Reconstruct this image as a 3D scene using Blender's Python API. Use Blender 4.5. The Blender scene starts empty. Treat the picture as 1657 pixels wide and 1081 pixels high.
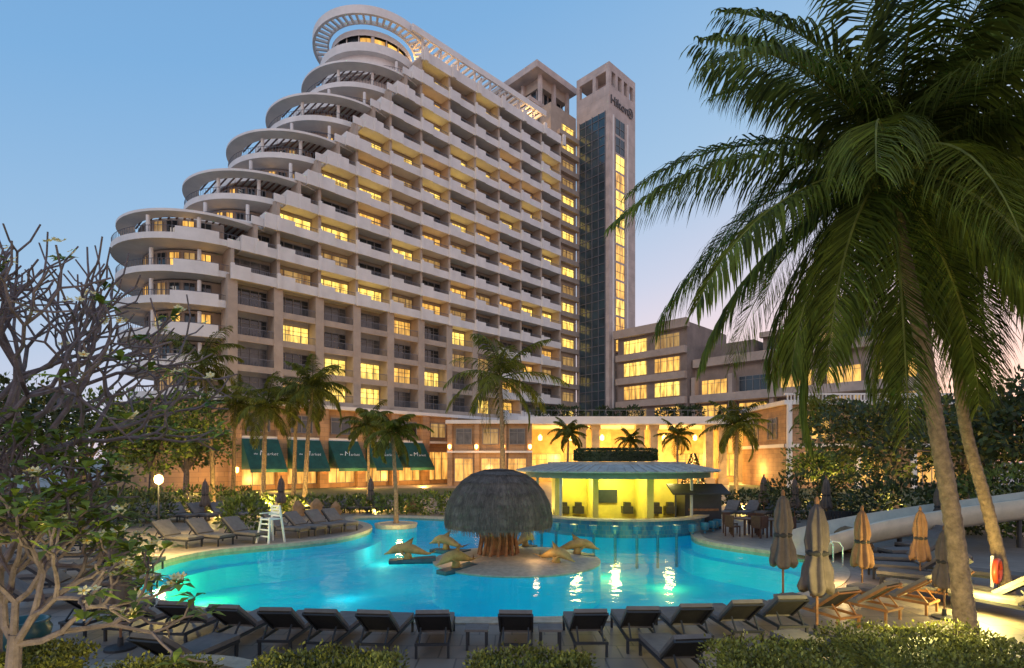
import bpy, bmesh, math, random
from mathutils import Vector, Matrix
random.seed(7)
R=random.Random(11)
C=bpy.context.scene.collection
PI=math.pi
F=900.0; CX=828.5; HY=745.0; EYE=3.2
def P(px,py,z=0.0):
    Y=F*(EYE-z)/(py-HY); return Vector(((px-CX)/F*Y,Y,z))
def Q(px,Y,py=None,z=None):
    if z is None: z=EYE+(HY-py)*Y/F
    return Vector(((px-CX)/F*Y,Y,z))
# ---------------------------------------------------------------- materials
def mat(name,col,rough=.7,var=.25,scale=3.0,bump=0.0,bscale=None,metal=0,emit=None,estr=0,island=0,trans=0,spec=None):
    m=bpy.data.materials.new(name); m.use_nodes=True
    nt=m.node_tree; N=nt.nodes; L=nt.links
    b=N['Principled BSDF']; b.inputs['Roughness'].default_value=rough; b.inputs['Metallic'].default_value=metal
    if spec is not None: b.inputs['Specular IOR Level'].default_value=spec
    geo=N.new('ShaderNodeNewGeometry')
    n=N.new('ShaderNodeTexNoise'); n.inputs['Scale'].default_value=scale; n.inputs['Detail'].default_value=6; n.inputs['Roughness'].default_value=.65
    L.new(geo.outputs['Position'],n.inputs['Vector'])
    r=N.new('ShaderNodeValToRGB'); r.color_ramp.elements[0].position=.3; r.color_ramp.elements[1].position=.72
    c=Vector(col[:3])
    r.color_ramp.elements[0].color=(*(c*(1-var)),1); r.color_ramp.elements[1].color=(*(c*(1+var)),1)
    L.new(n.outputs['Fac'],r.inputs['Fac'])
    out=r.outputs['Color']
    if island:
        mx=N.new('ShaderNodeMix'); mx.data_type='RGBA'; mx.blend_type='MULTIPLY'; mx.inputs[0].default_value=1
        mr=N.new('ShaderNodeMapRange'); mr.inputs['To Min'].default_value=1-island; mr.inputs['To Max'].default_value=1+island
        L.new(geo.outputs['Random Per Island'],mr.inputs['Value'])
        L.new(out,mx.inputs[6]); L.new(mr.outputs[0],mx.inputs[7]); out=mx.outputs[2]
    L.new(out,b.inputs['Base Color'])
    if bump:
        n2=N.new('ShaderNodeTexNoise'); n2.inputs['Scale'].default_value=bscale or scale*4; n2.inputs['Detail'].default_value=5
        L.new(geo.outputs['Position'],n2.inputs['Vector'])
        bp=N.new('ShaderNodeBump'); bp.inputs['Strength'].default_value=bump; bp.inputs['Distance'].default_value=.05
        L.new(n2.outputs['Fac'],bp.inputs['Height']); L.new(bp.outputs[0],b.inputs['Normal'])
    if emit:
        b.inputs['Emission Color'].default_value=(*emit,1); b.inputs['Emission Strength'].default_value=estr
    if trans:
        t=N.new('ShaderNodeBsdfTranslucent'); L.new(out,t.inputs['Color'])
        ms=N.new('ShaderNodeMixShader'); ms.inputs[0].default_value=trans
        L.new(b.outputs[0],ms.inputs[1]); L.new(t.outputs[0],ms.inputs[2]); L.new(ms.outputs[0],N['Material Output'].inputs[0])
    return m
def brickmat(name,c1,c2,mortar,sx,sy,rough=.8,vert=True):
    m=mat(name,c1,rough,.1,2)
    nt=m.node_tree;N=nt.nodes;L=nt.links;b=N['Principled BSDF']
    tc=N.new('ShaderNodeTexCoord'); br=N.new('ShaderNodeTexBrick')
    br.inputs['Color1'].default_value=(*c1,1);br.inputs['Color2'].default_value=(*c2,1);br.inputs['Mortar'].default_value=(*mortar,1)
    br.inputs['Scale'].default_value=1;br.inputs['Brick Width'].default_value=sx;br.inputs['Row Height'].default_value=sy;br.inputs['Mortar Size'].default_value=.014
    sp=N.new('ShaderNodeSeparateXYZ');cb=N.new('ShaderNodeCombineXYZ')
    L.new(tc.outputs['Object'],sp.inputs[0])
    if vert:
        ad=N.new('ShaderNodeMath');ad.operation='ADD';L.new(sp.outputs[0],ad.inputs[0]);L.new(sp.outputs[1],ad.inputs[1])
        L.new(ad.outputs[0],cb.inputs[0]);L.new(sp.outputs[2],cb.inputs[1])
    else:
        L.new(sp.outputs[0],cb.inputs[0]);L.new(sp.outputs[1],cb.inputs[1])
    L.new(cb.outputs[0],br.inputs['Vector'])
    n=N.new('ShaderNodeTexNoise');n.inputs['Scale'].default_value=.6;n.inputs['Detail'].default_value=8;L.new(tc.outputs['Object'],n.inputs['Vector'])
    mr=N.new('ShaderNodeMapRange');mr.inputs['To Min'].default_value=.55;mr.inputs['To Max'].default_value=1.45;L.new(n.outputs['Fac'],mr.inputs['Value'])
    mx=N.new('ShaderNodeMix');mx.data_type='RGBA';mx.blend_type='MULTIPLY';mx.inputs[0].default_value=1
    L.new(br.outputs['Color'],mx.inputs[6]);L.new(mr.outputs[0],mx.inputs[7]);L.new(mx.outputs[2],b.inputs['Base Color'])
    return m
def litmat(name,c,s):
    m=bpy.data.materials.new(name);m.use_nodes=True;nt=m.node_tree;N=nt.nodes;L=nt.links
    b=N['Principled BSDF'];b.inputs['Base Color'].default_value=(.2,.15,.08,1);b.inputs['Roughness'].default_value=.25
    geo=N.new('ShaderNodeNewGeometry')
    mp=N.new('ShaderNodeMapping');mp.inputs['Scale'].default_value=(1.6,1.6,.35);L.new(geo.outputs['Position'],mp.inputs[0])
    n=N.new('ShaderNodeTexNoise');n.inputs['Scale'].default_value=1.2;n.inputs['Detail'].default_value=4;L.new(mp.outputs[0],n.inputs['Vector'])
    r=N.new('ShaderNodeValToRGB');r.color_ramp.elements[0].position=.32;r.color_ramp.elements[1].position=.62
    r.color_ramp.elements[0].color=(c[0]*.28,c[1]*.2,c[2]*.15,1);r.color_ramp.elements[1].color=(*c,1)
    L.new(n.outputs['Fac'],r.inputs[0]);L.new(r.outputs[0],b.inputs['Emission Color']);b.inputs['Emission Strength'].default_value=s
    m.cycles.emission_sampling='NONE'
    return m
M={}
M['white']=mat('white_paint',(.72,.67,.63),.6,.12,.5,.05)
M['beige']=mat('beige_render',(.42,.33,.26),.75,.16,.7,.05)
M['stone']=brickmat('sandstone',(.42,.25,.13),(.32,.19,.10),(.16,.11,.08),1.2,.5)
M['tower']=brickmat('tower_panels',(.52,.42,.37),(.48,.39,.35),(.3,.25,.22),2.4,1.6)
M['wingw']=mat('wing_render',(.24,.18,.15),.75,.25,.5,.05)
M['wingb']=mat('wing_band',(.42,.32,.26),.75,.2,.5,.05)
M['dark']=mat('dark_metal',(.03,.03,.035),.45,.2,5)
M['rail']=mat('grey_railing',(.13,.13,.15),.4,.1,5)
M['frame']=mat('window_frame',(.22,.2,.19),.5,.1,5)
M['glass']=mat('dark_glass',(.02,.028,.035),.08,.5,.35,spec=.8)
M['glass2']=mat('curtained_glass',(.09,.09,.09),.2,.6,1.2,spec=.7)
M['lit1']=litmat('lit_window_bright',(1,.70,.14),2.0)
M['lit2']=litmat('lit_window_amber',(1,.55,.10),1.4)
M['lit3']=litmat('lit_window_dim',(.8,.48,.15),.6)
M['shop']=litmat('lit_shopfront',(1,.5,.1),1.3)
M['wood']=mat('brown_slats',(.12,.05,.03),.6,.3,4)
M['deck']=brickmat('deck_paving',(.25,.195,.16),(.20,.16,.135),(.11,.09,.08),.6,.6,.5,False)
M['coping']=mat('stone_coping',(.42,.34,.25),.6,.25,6,.1)
M['bark']=mat('palm_bark',(.22,.15,.095),.9,.5,9,.7,14)
M['bark2']=mat('grey_bark',(.17,.13,.13),.85,.4,8,.4,30)
M['frond']=mat('palm_frond',(.105,.13,.02),.65,.5,1.2,island=.6,trans=.33,spec=.2)
M['frondw']=mat('garden_palm_frond',(.12,.13,.02),.6,.4,.8,island=.5,trans=.33,spec=.2)
M['leaf']=mat('broad_leaf',(.17,.22,.028),.55,.5,1.2,island=.6,trans=.3)
M['leafg']=mat('garden_leaf',(.10,.14,.022),.55,.5,1.0,island=.6,trans=.2)
M['leafd']=mat('dark_leaf',(.04,.06,.016),.6,.5,.8,island=.6,trans=.15)
M['hedge']=mat('hedge_leaf',(.19,.19,.03),.55,.6,2.2,island=.7,trans=.2)
M['petal']=mat('cream_petal',(.82,.70,.34),.6,.1,9)
M['petalc']=mat('yellow_petal',(.75,.42,.04),.6,.1,9)
M['thatch']=mat('grey_thatch',(.125,.098,.082),.95,.4,3,.4,40,island=.35)
M['post']=mat('timber_post',(.24,.11,.05),.8,.5,6,.3)
M['dolphin']=mat('ochre_stone',(.42,.26,.08),.6,.35,5,.1)
M['pad']=mat('blue_pad',(.03,.08,.10),.5,.3,5)
M['cushion']=mat('taupe_cushion',(.15,.13,.122),.85,.2,6,.1,60)
M['cushd']=mat('charcoal_sling',(.03,.026,.026),.8,.25,6)
M['orangewood']=mat('teak_frame',(.28,.115,.035),.5,.3,8)
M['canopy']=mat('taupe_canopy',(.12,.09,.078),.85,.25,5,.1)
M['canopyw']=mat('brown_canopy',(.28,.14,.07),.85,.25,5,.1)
M['barroof']=mat('pale_roof',(.37,.37,.34),.55,.3,2,.2)
M['bargreen']=mat('green_fascia',(.12,.20,.16),.5,.2,3)
M['baryel']=mat('yellow_wall',(.68,.58,.12),.6,.15,2)
M['tealtile']=brickmat('teal_tile',(.02,.20,.32),(.02,.13,.24),(.1,.2,.25),.2,.2,.35)
M['awn']=mat('green_awning',(.008,.07,.05),.7,.3,1.5)
M['letters']=mat('white_letters',(.75,.75,.7),.6,.02,2,emit=(.8,.8,.75),estr=.08)
M['sign']=mat('bronze_letters',(.075,.055,.05),.4,.1,2)
M['chute']=mat('beige_chute',(.58,.49,.36),.35,.15,2)
M['rock']=mat('boulder',(.28,.17,.09),.9,.4,2,.6,6)
M['ring']=mat('orange_ring',(.6,.07,.02),.4,.1,5)
M['wht']=mat('white_timber',(.7,.7,.68),.5,.06,5)
M['bulb']=mat('bulb',(1,.8,.4),.5,0,1,emit=(1,.62,.18),estr=8)
M['bulbs']=mat('sconce_glow',(1,.6,.3),.5,0,1,emit=(1,.5,.12),estr=9)
for k in ('bulb','bulbs'): M[k].cycles.emission_sampling='NONE'
M['pot']=mat('teal_pot',(.02,.09,.1),.35,.3,5)
M['soil']=mat('planting_soil',(.07,.085,.03),.95,.5,1.2,.5,8)
M['chairbrown']=mat('rattan',(.09,.04,.025),.6,.3,9)
M['marble']=mat('lobby_stone',(.5,.35,.18),.5,.3,1)
M['screen']=mat('tv_screen',(.02,.03,.03),.2,.3,4)
# ---------------------------------------------------------------- mesh builder
class MB:
    def __init__(s): s.v=[];s.f=[];s.m=[]
    def add(s,vs,fs,mi=0):
        o=len(s.v); s.v.extend([tuple(a) for a in vs]); s.f.extend([tuple(i+o for i in f) for f in fs]); s.m.extend([mi]*len(fs))
    def box(s,x0,x1,y0,y1,z0,z1,mi=0):
        s.add([(x0,y0,z0),(x1,y0,z0),(x1,y1,z0),(x0,y1,z0),(x0,y0,z1),(x1,y0,z1),(x1,y1,z1),(x0,y1,z1)],
              [(3,2,1,0),(4,5,6,7),(0,1,5,4),(1,2,6,5),(2,3,7,6),(3,0,4,7)],mi)
    def tube(s,pts,rad,n=6,mi=0,phase=0):
        pts=[Vector(p) for p in pts]
        if not isinstance(rad,(list,tuple)): rad=[rad]*len(pts)
        vs=[];ref=None
        for i,p in enumerate(pts):
            d=(pts[min(i+1,len(pts)-1)]-pts[max(i-1,0)]).normalized()
            if ref is None: ref=Vector((0,0,1)) if abs(d.z)<.9 else Vector((1,0,0))
            a=d.cross(ref).normalized(); b=a.cross(d).normalized(); ref=b
            for k in range(n):
                t=2*PI*k/n+phase; vs.append(p+(a*math.cos(t)+b*math.sin(t))*rad[i])
        fs=[]
        for i in range(len(pts)-1):
            for k in range(n):
                fs.append((i*n+k,i*n+(k+1)%n,(i+1)*n+(k+1)%n,(i+1)*n+k))
        fs.append(tuple(range(n))[::-1]); fs.append(tuple((len(pts)-1)*n+k for k in range(n)))
        s.add(vs,fs,mi)
    def beam(s,p,q,w,mi=0): s.tube([p,q],w*.7071,4,mi,PI/4)
    def lathe(s,prof,n=24,cx=0,cy=0,mi=0,fold=0,nf=8,cap=True):
        vs=[]
        for r,z in prof:
            for k in range(n):
                a=2*PI*k/n; rr=r*(1+fold*math.cos(nf*a)); vs.append((cx+rr*math.cos(a),cy+rr*math.sin(a),z))
        fs=[(i*n+k,i*n+(k+1)%n,(i+1)*n+(k+1)%n,(i+1)*n+k) for i in range(len(prof)-1) for k in range(n)]
        if cap: fs.append(tuple((len(prof)-1)*n+k for k in range(n)))
        s.add(vs,fs,mi)
    def arc(s,cx,cy,r0,r1,a0,a1,z0,z1,n=24,mi=0):
        vs=[];fs=[]
        for i in range(n+1):
            a=math.radians(a0+(a1-a0)*i/n);c=math.cos(a);d=math.sin(a)
            vs+=[(cx+r0*c,cy+r0*d,z0),(cx+r1*c,cy+r1*d,z0),(cx+r1*c,cy+r1*d,z1),(cx+r0*c,cy+r0*d,z1)]
        for i in range(n):
            o=i*4
            for k in range(4): fs.append((o+k,o+4+k,o+4+(k+1)%4,o+(k+1)%4))
        fs.append((0,1,2,3));fs.append((n*4+3,n*4+2,n*4+1,n*4))
        s.add(vs,fs,mi)
    def leaf(s,p,d,L,w,mi=0,nrm=None):
        d=Vector(d).normalized(); a=d.cross(Vector((R.uniform(-1,1),R.uniform(-1,1),R.uniform(-1,1)))).normalized()
        p=Vector(p); s.add([p,p+d*L*.5+a*w,p+d*L,p+d*L*.5-a*w],[(0,1,2,3)],mi)
    def blob(s,c,rx,ry,rz,n,L,w,mi=0,rnd=R,up=.2):
        c=Vector(c)
        for _ in range(n):
            d=Vector((rnd.gauss(0,1),rnd.gauss(0,1),rnd.gauss(0,1))).normalized()
            k=rnd.uniform(.5,1)**.5*(1+.18*math.sin(d.x*7+d.z*5)*math.cos(d.y*6))
            s.leaf(c+Vector((d.x*rx*k,d.y*ry*k,d.z*rz*k)),d+Vector((rnd.uniform(-1,1),rnd.uniform(-1,1),rnd.uniform(-1,1)+up)),L*rnd.uniform(.6,1.3),w*rnd.uniform(.6,1.2),mi)
    def build(s,name,mats,parent=None,loc=None,rot=None,smooth=False):
        me=bpy.data.meshes.new(name); me.from_pydata(s.v,[],s.f)
        if not isinstance(mats,(list,tuple)): mats=[mats]
        for m in mats: me.materials.append(m)
        me.polygons.foreach_set('material_index',s.m)
        if smooth: me.polygons.foreach_set('use_smooth',[True]*len(s.f))
        me.update()
        o=bpy.data.objects.new(name,me); C.objects.link(o)
        if parent: o.parent=parent
        if loc is not None: o.location=loc
        if rot is not None: o.rotation_euler=rot
        return o
def tag(o,label,cat,group=None):
    o['label']=label;o['category']=cat
    if group:o['group']=group
    return o
def thing(name,label,cat,loc=(0,0,0),rz=0,group=None):
    o=bpy.data.objects.new(name,None);C.objects.link(o);o.location=loc;o.rotation_euler=(0,0,rz);return tag(o,label,cat,group)
def struct(o): o['kind']='structure';return o
def dup(root,loc,rz,label,scale=1):
    r=root.copy();C.objects.link(r);r.location=loc;r.rotation_euler=(0,0,rz);r.scale=(scale,)*3;r['label']=label
    for ch in list(root.children):
        c=ch.copy();C.objects.link(c);c.parent=r
        for g in list(ch.children):
            d=g.copy();C.objects.link(d);d.parent=c
    return r
def inst(o,parent,loc,rot=None):
    c=o.copy();C.objects.link(c);c.parent=parent;c.location=loc
    if rot:c.rotation_euler=rot
    return c
def light(kind,loc,e,col,size=.3,name='lamp_light'):
    l=bpy.data.lights.new(name,kind);l.energy=e;l.color=col
    if kind!='SUN':l.shadow_soft_size=size
    o=bpy.data.objects.new(name,l);C.objects.link(o);o.location=loc;return o
def textmesh(name,body,size,mats,parent,loc,rot,ext=.03,align='CENTER',shear=0,off=0):
    cu=bpy.data.curves.new(name,'FONT');cu.body=body;cu.size=size;cu.extrude=ext;cu.align_x=align;cu.align_y='CENTER' if align=='CENTER' else 'BOTTOM_BASELINE';cu.shear=shear;cu.offset=off
    t=bpy.data.objects.new('tmp',cu);C.objects.link(t);bpy.context.view_layer.update()
    me=bpy.data.meshes.new_from_object(t);bpy.data.objects.remove(t)
    me.materials.clear();me.materials.append(mats)
    o=bpy.data.objects.new(name,me);C.objects.link(o);o.parent=parent;o.location=loc;o.rotation_euler=rot;return o
ORD=['first','second','third','fourth','fifth','sixth','seventh','eighth','ninth','tenth','eleventh','twelfth','thirteenth','fourteenth','fifteenth','sixteenth']
# ---------------------------------------------------------------- camera, world
cam=bpy.data.cameras.new('camera');co=bpy.data.objects.new('camera',cam);C.objects.link(co)
co.location=(0,0,EYE);co.rotation_euler=(PI/2,0,0);cam.sensor_width=36;cam.lens=36*F/1657;cam.shift_y=204.5/1657;cam.clip_end=3000
bpy.context.scene.camera=co
sc=bpy.context.scene;sc.view_settings.view_transform='Standard';sc.view_settings.look='None';sc.view_settings.exposure=0
w=bpy.data.worlds.new('World');sc.world=w;w.use_nodes=True;N=w.node_tree.nodes;L=w.node_tree.links
bg=N['Background'];sky=N.new('ShaderNodeTexSky');sky.sky_type='NISHITA';sky.sun_disc=False;sky.sun_elevation=math.radians(1.5);sky.sun_rotation=math.radians(40)
L.new(sky.outputs[0],bg.inputs[0]);bg.inputs[1].default_value=.03
tc=N.new('ShaderNodeTexCoord');sp=N.new('ShaderNodeSeparateXYZ');L.new(tc.outputs['Generated'],sp.inputs[0])
rp=N.new('ShaderNodeValToRGB');e=rp.color_ramp.elements
e[0].position=0;e[0].color=(.95,.70,.68,1);e[1].position=1;e[1].color=(.12,.29,.58,1)
for p,c in ((.14,(.84,.68,.74)),(.27,(.58,.62,.78)),(.44,(.34,.53,.76)),(.66,(.20,.42,.72))):
    q=e.new(p);q.color=(*c,1)
# the afterglow sits low on the right
ma=N.new('ShaderNodeMath');ma.operation='MULTIPLY_ADD';ma.inputs[1].default_value=-.24;L.new(sp.outputs[0],ma.inputs[0]);L.new(sp.outputs[2],ma.inputs[2])
mb=N.new('ShaderNodeMath');mb.operation='ADD';mb.inputs[1].default_value=.03;L.new(ma.outputs[0],mb.inputs[0]);L.new(mb.outputs[0],rp.inputs[0])
bg2=N.new('ShaderNodeBackground');bg2.inputs[1].default_value=1.0;L.new(rp.outputs[0],bg2.inputs[0])
ad=N.new('ShaderNodeAddShader');L.new(bg.outputs[0],ad.inputs[0]);L.new(bg2.outputs[0],ad.inputs[1]);L.new(ad.outputs[0],N['World Output'].inputs[0])
sun=light('SUN',(0,0,50),.55,(1,.82,.68),name='fill_sun');sun.data.angle=math.radians(20);sun.rotation_euler=(math.radians(66),0,math.radians(-32))  # soft fill sun added behind the camera to brighten the buildings
# ---------------------------------------------------------------- ground + pool
wp=[(218,945),(232,962),(270,975),(340,986),(450,994),(600,999),(780,1001),(950,999),(1080,994),(1180,984),(1260,970),(1320,952),(1350,932),(1345,915),(1310,902),(1250,893),(1190,885),(1140,877),(1118,869),(1118,858),(890,856),(860,848),(800,842),(700,837),(640,835),(570,836),(572,842),(600,848),(604,856),(570,868),(500,878),(400,886),(330,893),(262,908),(226,926)]
def smooth(pts,k=2):
    for _ in range(k):
        o=[]
        for i in range(len(pts)):
            a=pts[i];b=pts[(i+1)%len(pts)];o+=[a*.75+b*.25,a*.25+b*.75]
        pts=o
    return pts
loop=smooth([P(x,y,0) for x,y in wp],2)
def offset(lp,d):
    o=[];n=len(lp)
    for i in range(n):
        t=(lp[(i+1)%n]-lp[i-1]);t.normalize();o.append(lp[i]+Vector((t.y,-t.x,0))*d)
    return o
area=sum(loop[i].x*loop[(i+1)%len(loop)].y-loop[(i+1)%len(loop)].x*loop[i].y for i in range(len(loop)))
SG=1 if area>0 else -1
outer=offset(loop,.42*SG); inner=offset(loop,-.45*SG)
def fill(name,loops,z,m):
    bm=bmesh.new();ed=[]
    for lp in loops:
        vs=[bm.verts.new((p[0],p[1],z)) for p in lp]
        for i in range(len(vs)): ed.append(bm.edges.new((vs[i],vs[(i+1)%len(vs)])))
    bmesh.ops.triangle_fill(bm,edges=ed,use_beauty=True)
    bmesh.ops.recalc_face_normals(bm,faces=bm.faces)
    if bm.faces and sum(f.normal.z for f in bm.faces)<0: bmesh.ops.reverse_faces(bm,faces=bm.faces)
    me=bpy.data.meshes.new(name);bm.to_mesh(me);bm.free();me.materials.append(m);o=bpy.data.objects.new(name,me);C.objects.link(o);return o
struct(fill('ground',[[(-900,-60),(900,-60),(900,1500),(-900,1500)],loop],0,M['deck']))
struct(fill('garden_bed',[[P(-300,812),P(100,812),P(560,812),P(700,806),P(840,800),P(840,790),P(-300,790)]],.004,M['soil']))
struct(fill('garden_bed_right',[[P(1180,812),P(1300,822),P(1700,830),P(2100,830),P(2100,785),P(1180,785)]],.004,M['soil']))
def strip(mb,a,b,za,zb,mi=0):
    n=len(a);mb.add([(p.x,p.y,za) for p in a]+[(p.x,p.y,zb) for p in b],[(i,(i+1)%n,n+(i+1)%n,n+i) for i in range(n)],mi)
mb=MB();strip(mb,outer,loop,.03,.03);strip(mb,outer,outer,0,.03);strip(mb,loop,loop,.03,-.2)
struct(mb.build('pool_coping',M['coping']))
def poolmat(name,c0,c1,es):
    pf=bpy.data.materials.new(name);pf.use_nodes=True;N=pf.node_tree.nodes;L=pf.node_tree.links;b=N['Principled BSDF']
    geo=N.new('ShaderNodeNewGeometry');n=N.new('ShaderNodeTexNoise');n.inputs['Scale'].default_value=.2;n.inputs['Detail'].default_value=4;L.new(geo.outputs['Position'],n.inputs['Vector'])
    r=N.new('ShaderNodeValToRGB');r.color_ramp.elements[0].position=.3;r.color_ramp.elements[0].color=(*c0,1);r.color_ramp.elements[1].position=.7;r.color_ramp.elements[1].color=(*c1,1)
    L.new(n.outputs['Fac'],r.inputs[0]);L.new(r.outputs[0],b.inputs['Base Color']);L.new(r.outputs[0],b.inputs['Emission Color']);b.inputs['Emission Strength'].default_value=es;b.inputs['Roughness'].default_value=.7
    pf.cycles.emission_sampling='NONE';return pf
pf=poolmat('glowing_pool_tiles',(0.0,.18,.36),(.01,.42,.54),.52)  # tile colour also emits, standing in for part of the underwater lamp glow
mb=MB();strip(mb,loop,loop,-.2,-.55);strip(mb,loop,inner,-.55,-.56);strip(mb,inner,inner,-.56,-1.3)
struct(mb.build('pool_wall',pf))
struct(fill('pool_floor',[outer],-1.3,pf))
wm=bpy.data.materials.new('pool_water');wm.use_nodes=True;N=wm.node_tree.nodes;L=wm.node_tree.links
N.remove(N['Principled BSDF']);tr=N.new('ShaderNodeBsdfTransparent');tr.inputs[0].default_value=(.40,.93,.97,1)
gl=N.new('ShaderNodeBsdfGlossy');gl.inputs['Roughness'].default_value=.08;fr=N.new('ShaderNodeFresnel');fr.inputs[0].default_value=1.33
geo=N.new('ShaderNodeNewGeometry');n=N.new('ShaderNodeTexNoise');n.inputs['Scale'].default_value=1.6;n.inputs['Detail'].default_value=3;L.new(geo.outputs['Position'],n.inputs['Vector'])
bp=N.new('ShaderNodeBump');bp.inputs['Strength'].default_value=.3;bp.inputs['Distance'].default_value=.08;L.new(n.outputs['Fac'],bp.inputs['Height']);L.new(bp.outputs[0],gl.inputs['Normal']);L.new(bp.outputs[0],fr.inputs['Normal'])
fm=N.new('ShaderNodeMath');fm.operation='MULTIPLY';fm.inputs[1].default_value=.5;L.new(fr.outputs[0],fm.inputs[0])
ms=N.new('ShaderNodeMixShader');L.new(fm.outputs[0],ms.inputs[0]);L.new(tr.outputs[0],ms.inputs[1]);L.new(gl.outputs[0],ms.inputs[2]);L.new(ms.outputs[0],N['Material Output'].inputs[0])
struct(fill('water',[outer],-.09,wm))
for px,py,e,c in ((262,945,130,(1,.95,.12)),(330,908,110,(1,.95,.12)),(450,972,22,(.3,1,.7)),(1190,955,110,(.85,1,.2)),(1300,925,90,(1,.95,.2)),(1080,893,80,(1,.9,.15)),(900,965,25,(.2,1,.8)),(680,960,25,(.2,1,.8)),(620,865,60,(.5,1,.5)),(560,905,25,(.2,1,.8)),(980,880,70,(1,.9,.15))):
    p=P(px,py);light('POINT',(p.x,p.y,-.75),e,c,.15,'pool_light')
# ---------------------------------------------------------------- hotel main building
A=math.atan2(.7019,.7133);B=4.82;FH=3.2;Z0=10.0;NF=15
hotel=thing('hotel_building','tall stepped white hotel with curved terraces cascading down its left end','building',(-29.6,58.8,0),A)
def tn(n): return max(0,(n-5)*B/2)
def winmesh(w,h,kind,nm='window'):
    mb=MB();mb.add([(0,0,0),(w,0,0),(w,0,h),(0,0,h)],[(0,1,2,3)],0)
    nd=max(2,round(w/1.05))
    for i in range(nd+1):
        x=min(max(w*i/nd,.04),w-.04);mb.box(x-.04,x+.04,-.07,-.005,0,h,1)
    mb.box(.08,w-.08,-.065,-.004,h-.08,h,1);mb.box(.08,w-.08,-.065,-.004,0,.08,1);mb.box(.08,w-.08,-.06,-.004,h*.74,h*.74+.05,1)
    me=bpy.data.meshes.new(nm);me.from_pydata(mb.v,[],mb.f);me.materials.append(M[kind]);me.materials.append(M['frame']);me.polygons.foreach_set('material_index',mb.m);me.update();return me,mb
def balmesh(w,t):
    mb=MB()
    if t=='A':
        mb.box(0,w,-.12,.1,-.45,.25,0)
        mb.box(0.0,w,-.10,-.05,1.0,1.06,1)
        for i in range(int(w/.16)): mb.box(.06+i*.16,.085+i*.16,-.09,-.06,.25,1.0,1)
    else:
        mb.box(0,w,-.38,-.18,-.42,.62,0);mb.box(0,w,-.18,1.6,-.36,-.02,0)
        s=min(1.7,w*.45)
        mb.box(.05,s,-.62,-.385,-.5,.98,0);mb.box(-.3,.045,-.72,-.385,-.55,1.12,0)
        mb.box(s,w-.32,-.31,-.25,1.0,1.05,1)
        for i in range(int((w-s-.3)/.2)): mb.box(s+.05+i*.2,s+.08+i*.2,-.3,-.26,.62,1.0,1)
    return mb
wall=MB()
bays=[]
for n in range(1,NF+1):
    z=Z0+FH*(n-1);t0=tn(n)
    wall.box(t0,53,1.8,17.8,z-.02*(n%2),z+FH-.02*((n+1)%2),0)
    xs=[t0] if abs(t0/B-round(t0/B))>.1 else []
    k=math.ceil(t0/B-.01)
    xs+= [i*B for i in range(k,12)]
    low=n<=4
    for a,bb in zip(xs[:-1],xs[1:]): bays.append((n,a,bb,'A' if (low and a<34) else 'B'))
    for x in xs:
        lw=.5 if (low and x<34) else .17
        if low and x<34: wall.box(x-lw,x+lw,-.2,1.8,z,z+FH-.003,0)
        else: wall.box(x-lw,x+lw,-.16,1.8,z,z+FH-.003,0)
wall.build('wall',M['beige'],hotel)
wc={};bc={}
bays.sort(key=lambda q:(q[1],q[0]))
stuffw={'lit1':MB(),'lit2':MB(),'lit3':MB(),'glass':MB(),'glass2':MB()};stuffb={'A':MB(),'B':MB()}
R2=random.Random(5)
for i,(n,a,bb,t) in enumerate(bays):
    z=Z0+FH*(n-1);q=R2.random()
    plit=.52 if n<12 else .34
    kind='glass' if q>plit+.25 else ('glass2' if q>plit else R2.choice(['lit1','lit1','lit2','lit3']))
    ww=bb-a-(1.1 if t=='A' else .5);x=a+(bb-a-ww)/2;key=(round(ww,2),kind)
    if key not in wc: wc[key]=winmesh(ww,2.45,kind)
    if (round(bb-a,2),t) not in bc:
        m_=balmesh(bb-a-.02,t);o=m_.build('balcony',[M['beige'] if t=='A' else M['white'],M['rail']],hotel);bc[(round(bb-a,2),t)]=(o,m_);first=True
    else: first=False
    if i<100:
        o=bpy.data.objects.new('window',wc[key][0]);C.objects.link(o);o.parent=hotel;o.location=(x,1.70,z+.05)
        o2=bc[(round(bb-a,2),t)][0]
        if first:o2.location=(a+.01,0,z)
        else: inst(o2,hotel,(a+.01,0,z))
    else:
        mb_=wc[key][1];s_=stuffw[kind];s_.add([(v[0]+x,v[1]+1.70,v[2]+z+.05) for v in mb_.v],mb_.f);s_.m[-len(mb_.m):]=mb_.m
        mb_=bc[(round(bb-a,2),t)][1];s_=stuffb[t];s_.add([(v[0]+a+.01,v[1],v[2]+z) for v in mb_.v],mb_.f);s_.m[-len(mb_.m):]=mb_.m
allw=MB();mats=[M['frame']];
for k,s_ in stuffw.items():
    mats.append(M[k]);idx=len(mats)-1;o=len(allw.v);allw.v+=s_.v;allw.f+=[tuple(j+o for j in f) for f in s_.f];allw.m+=[0 if mm==1 else idx for mm in s_.m]
o=allw.build('window',mats,hotel);o['kind']='stuff'
allb=MB();
for j,k in enumerate(('A','B')):
    s_=stuffb[k];o=len(allb.v);allb.v+=s_.v;allb.f+=[tuple(q+o for q in f) for f in s_.f];allb.m+=[2 if mm==1 else j for mm in s_.m]
o=allb.build('balcony',[M['beige'],M['white'],M['rail']],hotel);o['kind']='stuff'
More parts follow.
